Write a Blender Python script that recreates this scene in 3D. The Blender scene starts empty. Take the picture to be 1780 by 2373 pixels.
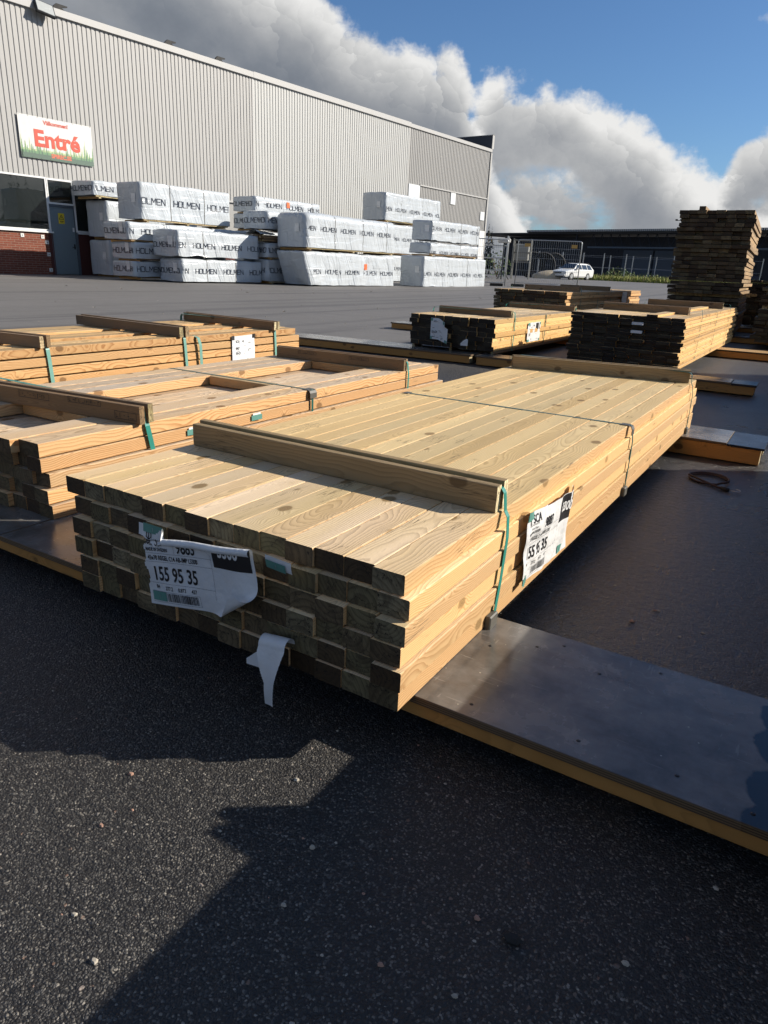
import bpy, math, random
from mathutils import Vector, Matrix, noise
PI = math.pi
rnd = random.Random(11)
S = bpy.context.scene
COL = S.collection

# camera axes, measured from the photograph's vanishing points
yaw, pitch, roll = .5385, .3399, .0444
CFW = Vector((-math.sin(yaw) * math.cos(pitch), math.cos(yaw) * math.cos(pitch), -math.sin(pitch)))
_ri = Vector((math.cos(yaw), math.sin(yaw), 0)); _up = _ri.cross(CFW)
CR2 = math.cos(roll) * _ri + math.sin(roll) * _up; CU2 = -math.sin(roll) * _ri + math.cos(roll) * _up
# ------------------------------------------------------------------ helpers
def tag(o, label=None, cat=None, group=None, kind=None):
    if label: o['label'] = label
    if cat: o['category'] = cat
    if group: o['group'] = group
    if kind: o['kind'] = kind
    return o

def thing(name, label, cat, loc=(0, 0, 0), rz=0.0, group=None):
    o = bpy.data.objects.new(name, None); COL.objects.link(o)
    o.empty_display_size = 0.1
    o.location = loc; o.rotation_euler = (0, 0, rz)
    return tag(o, label, cat, group)

class MB:
    """collects faces, then links them as one mesh object"""
    def __init__(s): s.v = []; s.f = []; s.m = []; s.seed = []
    def add(s, vs, fs, mi=0, seed=0.0):
        b = len(s.v); s.v += [tuple(p) for p in vs]
        s.seed += [seed] * len(vs)
        s.f += [tuple(b + i for i in f) for f in fs]; s.m += [mi] * len(fs)
        return s
    def box(s, x0, x1, y0, y1, z0, z1, mi=0, mat=None, seed=0.0):
        vs = [Vector((x, y, z)) for z in (z0, z1) for y in (y0, y1) for x in (x0, x1)]
        if mat: vs = [mat @ v for v in vs]
        return s.add(vs, [(0, 2, 3, 1), (4, 5, 7, 6), (0, 1, 5, 4), (2, 6, 7, 3), (0, 4, 6, 2), (1, 3, 7, 5)], mi, seed)
    def bbox(s, x0, x1, y0, y1, z0, z1, b=0.01, mi=0, mat=None):
        """box with bevelled vertical and horizontal edges"""
        xs, ys, zs = (x0, x1), (y0, y1), (z0, z1)
        idx = {}; vs = []
        for i in (0, 1):
            for j in (0, 1):
                for k in (0, 1):
                    sx, sy, sz = (b, -b)[i], (b, -b)[j], (b, -b)[k]
                    for a, d in (('x', (0, sy, sz)), ('y', (sx, 0, sz)), ('z', (sx, sy, 0))):
                        idx[(i, j, k, a)] = len(vs)
                        vs.append(Vector((xs[i] + d[0], ys[j] + d[1], zs[k] + d[2])))
        if mat: vs = [mat @ v for v in vs]
        fs = []
        I = lambda i, j, k, a: idx[(i, j, k, a)]
        for i in (0, 1):
            q = [I(i, 0, 0, 'x'), I(i, 1, 0, 'x'), I(i, 1, 1, 'x'), I(i, 0, 1, 'x')]; fs.append(q if i else q[::-1])
            q = [I(0, i, 0, 'y'), I(1, i, 0, 'y'), I(1, i, 1, 'y'), I(0, i, 1, 'y')]; fs.append(q[::-1] if i else q)
            q = [I(0, 0, i, 'z'), I(1, 0, i, 'z'), I(1, 1, i, 'z'), I(0, 1, i, 'z')]; fs.append(q if i else q[::-1])
        for i in (0, 1):
            for j in (0, 1):
                fs.append([I(i, j, 0, 'x'), I(i, j, 1, 'x'), I(i, j, 1, 'y'), I(i, j, 0, 'y')])
                fs.append([I(i, 0, j, 'x'), I(i, 1, j, 'x'), I(i, 1, j, 'z'), I(i, 0, j, 'z')])
                fs.append([I(0, i, j, 'y'), I(1, i, j, 'y'), I(1, i, j, 'z'), I(0, i, j, 'z')])
                for k in (0, 1):
                    fs.append([I(i, j, k, 'x'), I(i, j, k, 'y'), I(i, j, k, 'z')])
        return s.add(vs, fs, mi)
    def tube(s, pts, r, n=8, mi=0, closed=False, cap=True):
        pts = [Vector(p) for p in pts]; m = len(pts); vs = []; fs = []
        up = None
        for i, p in enumerate(pts):
            a = pts[(i - 1) % m] if closed or i > 0 else p
            c = pts[(i + 1) % m] if closed or i < m - 1 else p
            d = (c - a).normalized()
            if up is None:
                up = Vector((0, 0, 1)) if abs(d.z) < .9 else Vector((1, 0, 0))
            e1 = d.cross(up).normalized(); e2 = e1.cross(d).normalized(); up = e2
            rr = r[i] if isinstance(r, (list, tuple)) else r
            vs += [p + rr * (math.cos(2 * PI * k / n) * e1 + math.sin(2 * PI * k / n) * e2) for k in range(n)]
        for i in range(m if closed else m - 1):
            j = (i + 1) % m
            fs += [(i * n + k, i * n + (k + 1) % n, j * n + (k + 1) % n, j * n + k) for k in range(n)]
        if cap and not closed:
            fs.append(tuple(range(n))[::-1]); fs.append(tuple((m - 1) * n + k for k in range(n)))
        return s.add(vs, fs, mi)
    def prism(s, poly, axis, a, b, mi=0, mat=None):
        """closed polygon (2D) extruded along axis 'x','y' or 'z' from a to b"""
        def P(p, t):
            return Vector({'x': (t, p[0], p[1]), 'y': (p[0], t, p[1]), 'z': (p[0], p[1], t)}[axis])
        n = len(poly)
        vs = [P(p, a) for p in poly] + [P(p, b) for p in poly]
        if mat: vs = [mat @ v for v in vs]
        fs = [tuple(range(n)), tuple(range(2 * n - 1, n - 1, -1))]
        fs += [(i, n + i, n + (i + 1) % n, (i + 1) % n) for i in range(n)]
        return s.add(vs, fs, mi)
    def build(s, name, mats, parent=None, smooth=False, loc=None, rz=0.0, fix=True):
        me = bpy.data.meshes.new(name); me.from_pydata(s.v, [], s.f)
        if not isinstance(mats, (list, tuple)): mats = [mats]
        for m in mats: me.materials.append(m)
        if len(mats) > 1: me.polygons.foreach_set('material_index', s.m)
        if any(s.seed):
            at = me.attributes.new('seed', 'FLOAT', 'POINT'); at.data.foreach_set('value', s.seed)
        if smooth: me.polygons.foreach_set('use_smooth', [True] * len(me.polygons))
        me.update()
        if fix:
            import bmesh
            bm = bmesh.new(); bm.from_mesh(me); bmesh.ops.recalc_face_normals(bm, faces=bm.faces); bm.to_mesh(me); bm.free()
        o = bpy.data.objects.new(name, me); COL.objects.link(o)
        if parent: o.parent = parent
        if loc is not None: o.location = loc
        if rz: o.rotation_euler = (0, 0, rz)
        return o

def absorb(o, mb, mat):
    """adds the faces of mb (in the coordinates of o's parent) to o's own mesh, in a further material"""
    me = o.data; inv = o.matrix_basis.inverted()
    vs = [tuple(v.co) for v in me.vertices] + [tuple(inv @ Vector(v)) for v in mb.v]; nb = len(me.vertices)
    fs = [tuple(p.vertices) for p in me.polygons] + [tuple(nb + i for i in f) for f in mb.f]
    mi = [p.material_index for p in me.polygons] + [len(me.materials)] * len(mb.f)
    sm = [p.use_smooth for p in me.polygons] + [False] * len(mb.f)
    n = bpy.data.meshes.new(me.name); n.from_pydata(vs, [], fs)
    for m in me.materials: n.materials.append(m)
    n.materials.append(mat); n.polygons.foreach_set('material_index', mi); n.polygons.foreach_set('use_smooth', sm); n.update(); o.data = n
    return o

def text_mesh(txt, size, sx=1.0, bold=0.0, align='LEFT', shear=0.0):
    cu = bpy.data.curves.new('lettering', 'FONT'); cu.body = txt; cu.size = size
    cu.align_x = align; cu.resolution_u = 3; cu.offset = bold; cu.shear = shear
    ob = bpy.data.objects.new('lettering', cu)
    me = ob.to_mesh()
    vs = [(v.co.x * sx, v.co.y) for v in me.vertices]; fs = [tuple(p.vertices) for p in me.polygons]
    ob.to_mesh_clear(); bpy.data.objects.remove(ob); bpy.data.curves.remove(cu)
    return vs, fs

# ------------------------------------------------------------------ node helpers
def nd(nt, typ, ins=None, **props):
    n = nt.nodes.new(typ)
    for k, v in props.items(): setattr(n, k, v)
    for k, v in (ins or {}).items():
        sk = n.inputs[k]
        if isinstance(v, bpy.types.NodeSocket): nt.links.new(v, sk)
        else: sk.default_value = v
    return n
def M(nt, op, a, b=None, c=None, clamp=False):
    n = nt.nodes.new('ShaderNodeMath'); n.operation = op; n.use_clamp = clamp
    for i, v in enumerate((a, b, c)):
        if v is None: continue
        if isinstance(v, bpy.types.NodeSocket): nt.links.new(v, n.inputs[i])
        else: n.inputs[i].default_value = v
    return n.outputs[0]
def VM(nt, op, a, b=None):
    n = nt.nodes.new('ShaderNodeVectorMath'); n.operation = op
    for i, v in enumerate((a, b)):
        if v is None: continue
        if isinstance(v, bpy.types.NodeSocket): nt.links.new(v, n.inputs[i])
        else: n.inputs[i].default_value = v
    return n.outputs[0]
def mix(nt, f, a, b, typ='MIX'):
    n = nt.nodes.new('ShaderNodeMix'); n.data_type = 'RGBA'; n.blend_type = typ
    for sk, v in ((n.inputs[0], f), (n.inputs[6], a), (n.inputs[7], b)):
        if isinstance(v, bpy.types.NodeSocket): nt.links.new(v, sk)
        else: sk.default_value = v if not isinstance(v, (tuple, list)) else (*v[:3], 1)
    return n.outputs[2]
def ramp(nt, f, stops, interp='LINEAR'):
    n = nt.nodes.new('ShaderNodeValToRGB'); n.color_ramp.interpolation = interp
    el = n.color_ramp.elements
    while len(el) < len(stops): el.new(0.5)
    for e, (p, c) in zip(el, stops):
        e.position = p; e.color = (*c, 1) if isinstance(c, (tuple, list)) else (c, c, c, 1)
    nt.links.new(f, n.inputs[0]); return n.outputs[0]
def sstep(nt, x, a, b):
    n = nd(nt, 'ShaderNodeMapRange', {0: x, 1: a, 2: b}, interpolation_type='SMOOTHSTEP', clamp=True); return n.outputs[0]
def newmat(name):
    m = bpy.data.materials.new(name); m.use_nodes = True; nt = m.node_tree
    b = nt.nodes['Principled BSDF']; return m, nt, b
def setp(nt, b, **k):
    names = dict(color='Base Color', rough='Roughness', metal='Metallic', normal='Normal', spec='Specular IOR Level',
                 coat='Coat Weight', trans='Transmission Weight', alpha='Alpha', coatr='Coat Roughness', ior='IOR')
    for kk, v in k.items():
        sk = b.inputs[names[kk]]
        if isinstance(v, bpy.types.NodeSocket): nt.links.new(v, sk)
        elif kk == 'color': sk.default_value = (*v, 1)
        else: sk.default_value = v
def bump(nt, h, dist, strength=1.0, prev=None):
    ins = {'Height': h, 'Distance': dist, 'Strength': strength}
    if prev is not None: ins['Normal'] = prev
    return nd(nt, 'ShaderNodeBump', ins).outputs[0]
def nz(nt, vec, scale, detail=3.0, rough=0.5, dims='3D'):
    return nd(nt, 'ShaderNodeTexNoise', {'Vector': vec, 'Scale': scale, 'Detail': detail, 'Roughness': rough}, noise_dimensions=dims).outputs[0]

# ------------------------------------------------------------------ materials
def wood_mat(name, light, dark, side=None, top=None, topw=0.0, knots=1.0, endv=1.0, freq=185.0, contrast=1.0, streak=None, endcol=None, nearw=None):
    """sawn softwood: growth rings about a pith axis, knots, weathered end grain, darkened for shade by endv; the grain runs along local Y"""
    m, nt, b = newmat(name)
    tc = nd(nt, 'ShaderNodeTexCoord')
    oi = nd(nt, 'ShaderNodeObjectInfo')
    at = nd(nt, 'ShaderNodeAttribute', attribute_name='seed')
    r = M(nt, 'FRACT', M(nt, 'ADD', oi.outputs['Random'], at.outputs['Fac']))
    fr = lambda k: M(nt, 'FRACT', M(nt, 'MULTIPLY', r, k))
    sp = nd(nt, 'ShaderNodeSeparateXYZ', {0: tc.outputs['Object']})
    x, y, z = sp.outputs
    yy = M(nt, 'ADD', y, M(nt, 'MULTIPLY', r, 61.0))
    pa = M(nt, 'MULTIPLY', fr(7.31), 2 * PI); pd = M(nt, 'MULTIPLY_ADD', fr(17.7), .055, .018)
    ox = M(nt, 'MULTIPLY', M(nt, 'COSINE', pa), pd)
    oz = M(nt, 'MULTIPLY_ADD', M(nt, 'SINE', pa), pd, -.022)
    cv = nd(nt, 'ShaderNodeCombineXYZ', {0: x, 1: yy, 2: z}).outputs[0]
    # slow bending of the pith along the board
    wob = nd(nt, 'ShaderNodeTexNoise', {'Vector': VM(nt, 'MULTIPLY', cv, (1.2, 2.6, 1.2)), 'Scale': 1.0, 'Detail': 2.0, 'Roughness': .45})
    ws = nd(nt, 'ShaderNodeSeparateColor', {0: wob.outputs['Color']})
    px = M(nt, 'ADD', M(nt, 'ADD', x, ox), M(nt, 'MULTIPLY', M(nt, 'SUBTRACT', ws.outputs[0], .5), .085))
    pz = M(nt, 'ADD', M(nt, 'ADD', z, oz), M(nt, 'MULTIPLY', M(nt, 'SUBTRACT', ws.outputs[1], .5), .085))
    # knots: stretched cells
    vo = nd(nt, 'ShaderNodeTexVoronoi', {'Vector': VM(nt, 'MULTIPLY', cv, (9.0, 6.0, 9.0)), 'Scale': 1.0, 'Randomness': .95}, feature='F1')
    kd = M(nt, 'ADD', vo.outputs['Distance'], M(nt, 'MULTIPLY', M(nt, 'SUBTRACT', nz(nt, cv, 55.0, 2.0), .5), .05))
    kn = M(nt, 'MULTIPLY', sstep(nt, kd, .165, .125), knots)
    halo = M(nt, 'MULTIPLY', sstep(nt, kd, .34, .08), knots)
    rad = M(nt, 'SQRT', M(nt, 'ADD', M(nt, 'MULTIPLY', px, px), M(nt, 'MULTIPLY', pz, pz)))
    rad = M(nt, 'ADD', rad, M(nt, 'MULTIPLY', halo, .016))
    fine = nz(nt, VM(nt, 'MULTIPLY', cv, (60.0, 3.0, 60.0)), 1.0, 2.0)
    ph = M(nt, 'ADD', M(nt, 'MULTIPLY', rad, freq), M(nt, 'MULTIPLY', fine, .9))
    ph = M(nt, 'MULTIPLY', ph, M(nt, 'MULTIPLY_ADD', fr(3.77), .7, .65))
    ring = ramp(nt, M(nt, 'FRACT', ph), [(0, 0.05), (.45, 0.2), (.78, .75), (.9, 1.0), (.97, .35), (1, 0.05)])
    geoN = nd(nt, 'ShaderNodeSeparateXYZ', {0: tc.outputs['Normal']})
    isend = sstep(nt, M(nt, 'ABSOLUTE', geoN.outputs[1]), .75, .9)
    istop = sstep(nt, geoN.outputs[2], .6, .85)
    isside = sstep(nt, M(nt, 'ABSOLUTE', geoN.outputs[0]), .6, .85)
    tone = M(nt, 'MULTIPLY_ADD', fr(5.13), .5, .75)
    patch = nz(nt, VM(nt, 'MULTIPLY', cv, (9.0, 1.3, 9.0)), 1.0, 3.0)
    rc = M(nt, 'MULTIPLY', ring, contrast)
    c = mix(nt, rc, light, dark)
    if side: c = mix(nt, M(nt, 'MULTIPLY', isside, .75), c, mix(nt, rc, side, tuple(a * b_ for a, b_ in zip(side, (.60, .44, .29)))))
    c = mix(nt, M(nt, 'MULTIPLY', sstep(nt, patch, .45, .75), .5), c, tuple(v * .72 for v in light))
    if streak:   # resin and damp streaks
        st = sstep(nt, nz(nt, VM(nt, 'MULTIPLY', cv, (22.0, 1.1, 22.0)), 1.0, 3.0), .6, .74)
        c = mix(nt, M(nt, 'MULTIPLY', st, .75), c, streak)
    if top:
        if nearw: topf = M(nt, 'MULTIPLY_ADD', sstep(nt, M(nt, 'ADD', y, M(nt, 'MULTIPLY', M(nt, 'SUBTRACT', fine, .5), .06)), .50, .42), 1 - nearw, nearw)
        tw = M(nt, 'MULTIPLY', M(nt, 'MULTIPLY', istop, topf if nearw else 1.0), M(nt, 'MULTIPLY', sstep(nt, nz(nt, VM(nt, 'MULTIPLY', cv, (6.0, 1.0, 6.0)), 1.0, 4.0), .2, .7), topw))
        c = mix(nt, tw, c, mix(nt, rc, top, tuple(v * .62 for v in top)))
    kc = mix(nt, M(nt, 'FRACT', M(nt, 'MULTIPLY', kd, 45.0)), tuple(a * b_ for a, b_ in zip(dark, (.26, .22, .18))), tuple(a * b_ for a, b_ in zip(dark, (.62, .52, .42))))
    c = mix(nt, M(nt, 'MULTIPLY', kn, .9), c, kc)
    c = mix(nt, M(nt, 'MULTIPLY', sstep(nt, halo, .45, 1.0), .28), c, tuple(v * .8 for v in dark))
    c = VM(nt, 'SCALE', c); c.node.inputs['Scale'].default_value = 1.0; nt.links.new(tone, c.node.inputs['Scale'])
    c = mix(nt, M(nt, 'MULTIPLY', fr(29.3), .55), c, mix(nt, 1.0, c, (1.0, .84, .62), 'MULTIPLY'))
    # drying checks
    ck = nz(nt, VM(nt, 'MULTIPLY', cv, (70.0, 2.2, 70.0)), 1.0, 3.0, .6)
    ckm = M(nt, 'MULTIPLY', sstep(nt, M(nt, 'ABSOLUTE', M(nt, 'SUBTRACT', ck, .5)), .012, .004), sstep(nt, nz(nt, VM(nt, 'MULTIPLY', cv, (5.0, 2.4, 5.0)), 1.3, 2.0), .60, .66))
    c = mix(nt, M(nt, 'MULTIPLY', ckm, .75), c, (.07, .045, .025))
    # end grain, weathered to brown, grey or green per board, then darkened by endv to stand in for shade
    ea = endcol or [(0, (.11, .068, .032)), (.25, (.20, .135, .07)), (.5, (.36, .28, .165)), (.75, (.33, .285, .145)), (1, (.52, .44, .28))]
    ec = ramp(nt, fr(11.9), ea)
    ec = mix(nt, 1.0, ec, mix(nt, fr(23.3), (.72, .68, .62), (1.25, 1.25, 1.2)), 'MULTIPLY')
    blot = nz(nt, VM(nt, 'MULTIPLY', cv, (32.0, 2.0, 32.0)), 1.0, 4.0, .6)
    ering = ramp(nt, M(nt, 'FRACT', M(nt, 'MULTIPLY', ph, .36)), [(0, .0), (.5, .25), (.8, 1.0), (.95, .5), (1, 0.0)])
    ec = mix(nt, M(nt, 'MULTIPLY', ering, .6), ec, VM(nt, 'MULTIPLY', ec, (.3, .27, .24)))
    ec = mix(nt, M(nt, 'MULTIPLY', sstep(nt, blot, .42, .68), .6), ec, (.075, .05, .028))
    ec = VM(nt, 'SCALE', ec); ec.node.inputs['Scale'].default_value = endv
    # saw marks and radial drying cracks on the cut ends
    sm_ = nz(nt, VM(nt, 'MULTIPLY', VM(nt, 'ADD', cv, VM(nt, 'MULTIPLY', nd(nt, 'ShaderNodeCombineXYZ', {0: z}).outputs[0], (.6, 0, 0))), (420.0, 1.0, 18.0)), 1.0, 2.0)
    ec = mix(nt, M(nt, 'MULTIPLY', sstep(nt, sm_, .45, .7), .35), ec, (.03, .022, .014))
    pv = M(nt, 'ABSOLUTE', M(nt, 'SUBTRACT', nz(nt, VM(nt, 'MULTIPLY', cv, (38.0, 2.0, 38.0)), 1.0, 3.0, .6), .5))
    ec = mix(nt, M(nt, 'MULTIPLY', sstep(nt, pv, .018, .006), sstep(nt, blot, .46, .56)), ec, (.012, .008, .005))
    c = mix(nt, isend, c, ec)
    saw = nz(nt, VM(nt, 'MULTIPLY', cv, (240.0, 60.0, 240.0)), 1.0, 2.0)
    nrm = bump(nt, ring, .0006, .5)
    nrm = bump(nt, saw, .0008, .5, nrm)
    nrm = bump(nt, nz(nt, VM(nt, 'MULTIPLY', cv, (14.0, 2.0, 14.0)), 1.0, 2.0), .003, .6, nrm)
    setp(nt, b, color=c, rough=M(nt, 'MULTIPLY_ADD', fine, .25, .5), normal=nrm, spec=.35)
    return m

def plain(name, col, rough=.6, metal=0.0, var=.12, scale=8.0, bmp=0.0, bscale=60.0, spec=.5, dirt=None):
    m, nt, b = newmat(name)
    tc = nd(nt, 'ShaderNodeTexCoord')
    n1 = nz(nt, tc.outputs['Object'], scale, 4.0)
    c = mix(nt, n1, tuple(v * (1 - var) for v in col), tuple(min(1, v * (1 + var)) for v in col))
    if dirt: c = mix(nt, M(nt, 'MULTIPLY', sstep(nt, nz(nt, tc.outputs['Object'], scale * .4, 5.0, .65), .5, .75), .6), c, dirt)
    k = dict(color=c, rough=M(nt, 'MULTIPLY_ADD', n1, .2, max(0.02, rough - .1)), metal=metal, spec=spec)
    if bmp: k['normal'] = bump(nt, nz(nt, tc.outputs['Object'], bscale, 3.0), bmp, .6)
    setp(nt, b, **k); return m

W_MAIN = wood_mat('planed_pine', (.80, .615, .315), (.54, .39, .185), side=(.69, .435, .225), top=(.93, .735, .52), topw=.85, endv=.47, freq=240, contrast=.85, nearw=.12)
W_BATT = wood_mat('batten_pine', (.38, .28, .15), (.22, .155, .075), knots=.8, endv=1.6, contrast=.6, freq=110)
W_GREY = wood_mat('weathered_pine', (.76, .55, .30), (.44, .27, .12), side=(.68, .43, .22), top=(.68, .58, .46), topw=1.0, endv=.38)
W_TAN = wood_mat('tan_pine', (.68, .47, .22), (.42, .25, .10), side=(.66, .40, .185), top=(.62, .50, .31), topw=.5, endv=.4)
W_BATD = wood_mat('brown_batten', (.25, .17, .095), (.14, .09, .05), knots=.9, endv=1.5, contrast=.7)
W_YEL = wood_mat('yellow_pine', (.74, .54, .26), (.46, .29, .10), side=(.80, .54, .23), top=(.66, .56, .42), topw=.7, endv=.11, streak=(.42, .22, .06))
W_DARK = wood_mat('dark_pine', (.11, .08, .052), (.07, .046, .03), endv=.30, knots=.7, side=(.5, .37, .2))  # dark top and ends, much paler long sides
W_BEAM = wood_mat('bearer_timber', (.58, .29, .08), (.36, .175, .045), knots=.9, contrast=.5, endv=1.4)
W_STICK = wood_mat('stick_timber', (.60, .40, .17), (.40, .24, .09), knots=.3, endv=1.5)
STRAP = plain('green_strapping', (.035, .24, .19), .35, var=.15, scale=30)
STRAPL = plain('pale_green_strapping', (.17, .36, .30), .4, var=.12, scale=30)
STRAPD = plain('dark_green_strapping', (.018, .10, .085), .35, var=.15, scale=30)
CLIP = plain('grey_corner_guard', (.10, .095, .08), .5, var=.2)
TAPE = plain('teal_tape', (.12, .30, .25), .4, var=.12, scale=20)
INK = plain('black_ink', (.012, .012, .014), .5, var=.1)
LINE = plain('thin_print_line', (.12, .12, .13), .6, var=.1)
PAPW = plain('white_ink', (.78, .79, .78), .5, var=.03)
NAVY = plain('navy_lettering', (.012, .02, .04), .4, var=.1)
STEEL = plain('galvanised_steel', (.42, .44, .45), .42, .85, var=.15, scale=12)
BLACKM = plain('black_metal', (.015, .016, .018), .45, .3)
RUBBER = plain('black_rubber', (.018, .018, .018), .75, bmp=.003)
WHITEP = plain('white_painted_metal', (.74, .75, .74), .35, var=.05, dirt=(.5, .48, .42))

def paper_mat():
    m, nt, b = newmat('label_film')
    tc = nd(nt, 'ShaderNodeTexCoord')
    n1 = nz(nt, tc.outputs['Object'], 18.0, 4.0)
    c = mix(nt, n1, (.66, .67, .67), (.80, .81, .80))
    setp(nt, b, color=c, rough=.42, normal=bump(nt, nz(nt, tc.outputs['Object'], 30.0, 3.0), .009, .55))
    return m
PAPER = paper_mat()

def asphalt_mat():
    m, nt, b = newmat('asphalt')
    tc = nd(nt, 'ShaderNodeTexCoord'); P = tc.outputs['Object']
    P2 = VM(nt, 'ADD', P, VM(nt, 'SCALE', nd(nt, 'ShaderNodeTexNoise', {'Vector': P, 'Scale': 90.0, 'Detail': 2.0}).outputs[1]))
    P2.node.inputs[1].links[0].from_node.inputs['Scale'].default_value = .007
    v1 = nd(nt, 'ShaderNodeTexVoronoi', {'Vector': P2, 'Scale': 260.0, 'Randomness': 1.0})
    v2 = nd(nt, 'ShaderNodeTexVoronoi', {'Vector': P2, 'Scale': 120.0, 'Randomness': 1.0})
    r1 = nd(nt, 'ShaderNodeSeparateColor', {0: v1.outputs['Color']})
    r2 = nd(nt, 'ShaderNodeSeparateColor', {0: v2.outputs['Color']})
    big = nz(nt, P, .35, 5.0, .6); mid = nz(nt, P, 3.0, 4.0)
    bind = mix(nt, mid, (.021, .020, .019), (.037, .0345, .032))
    stone = ramp(nt, r1.outputs[0], [(0, (.018, .018, .019)), (.45, (.048, .0465, .044)), (.72, (.092, .087, .079)), (.88, (.15, .139, .12)), (.97, (.22, .20, .168)), (1, (.30, .275, .235))])
    stone2 = ramp(nt, r2.outputs[1], [(0, (.05, .05, .05)), (.5, (.085, .082, .076)), (.8, (.16, .15, .13)), (.93, (.22, .13, .09)), (1, (.3, .28, .25))])
    sm = M(nt, 'MULTIPLY', sstep(nt, v1.outputs['Distance'], .66, .5), sstep(nt, r1.outputs[2], .30, .36))
    c = mix(nt, sm, bind, stone)
    s2 = M(nt, 'MULTIPLY', sstep(nt, v2.outputs['Distance'], .60, .5), sstep(nt, r2.outputs[2], .94, .95))
    c = mix(nt, s2, c, stone2)
    sx = nd(nt, 'ShaderNodeSeparateXYZ', {0: P})
    # rain water still lies between the bundles on the right
    wz = M(nt, 'MULTIPLY', sstep(nt, M(nt, 'ADD', sx.outputs[0], M(nt, 'MULTIPLY', M(nt, 'SUBTRACT', mid, .5), .3)), -.5, .0), sstep(nt, M(nt, 'ADD', sx.outputs[1], M(nt, 'MULTIPLY', M(nt, 'SUBTRACT', mid, .5), .3)), .3, .6))
    wz = M(nt, 'MULTIPLY', wz, sstep(nt, sx.outputs[1], 11.0, 7.0))
    c = mix(nt, M(nt, 'MULTIPLY', wz, .35), c, (.012, .0125, .014))
    # the yard dries out (paler, dusty) away from the damp stacking area
    dry = sstep(nt, M(nt, 'ADD', M(nt, 'SUBTRACT', M(nt, 'MULTIPLY', sx.outputs[1], .8), M(nt, 'MULTIPLY', sx.outputs[0], 1.1)), M(nt, 'MULTIPLY', M(nt, 'SUBTRACT', big, .5), 5.0)), 5.5, 10.5)
    c = mix(nt, M(nt, 'MULTIPLY', dry, .8), c, mix(nt, big, (.16, .152, .143), (.225, .215, .203)))
    c = mix(nt, M(nt, 'MULTIPLY', sstep(nt, nz(nt, VM(nt, 'MULTIPLY', P, (.25, 2.0, 1.0)), 1.2, 4.0), .55, .8), M(nt, 'MULTIPLY', dry, .35)), c, (.10, .096, .092))
    ty = nz(nt, VM(nt, 'MULTIPLY', VM(nt, 'ADD', P, (0, 0, 3)), (1.6, .035, 1.0)), 1.0, 4.0, .6)
    c = mix(nt, M(nt, 'MULTIPLY', M(nt, 'MULTIPLY', sstep(nt, ty, .50, .62), dry), .6), c, (.085, .082, .08))
    h = M(nt, 'SUBTRACT', M(nt, 'MULTIPLY', sm, .7), M(nt, 'MULTIPLY', v1.outputs['Distance'], .8))
    h = M(nt, 'ADD', h, M(nt, 'MULTIPLY', s2, 1.0))
    h = M(nt, 'MULTIPLY', h, M(nt, 'MULTIPLY_ADD', M(nt, 'MAXIMUM', dry, M(nt, 'MULTIPLY', wz, .25)), -.88, 1.0))
    nrm = bump(nt, h, .0038, .7)
    nrm = bump(nt, M(nt, 'MULTIPLY', nz(nt, P, 38.0, 3.0), M(nt, 'ADD', M(nt, 'MULTIPLY_ADD', dry, -.8, 1.0), M(nt, 'MULTIPLY', wz, .9))), .006, .6, nrm)
    rg = M(nt, 'ADD', M(nt, 'MULTIPLY_ADD', mid, .2, .40), M(nt, 'MULTIPLY', dry, .20))
    rg = M(nt, 'SUBTRACT', rg, M(nt, 'MULTIPLY', wz, .20))
    setp(nt, b, color=c, rough=rg, normal=nrm, spec=M(nt, 'MULTIPLY_ADD', wz, .45, .45))
    return m
ASPHALT = asphalt_mat()

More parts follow.
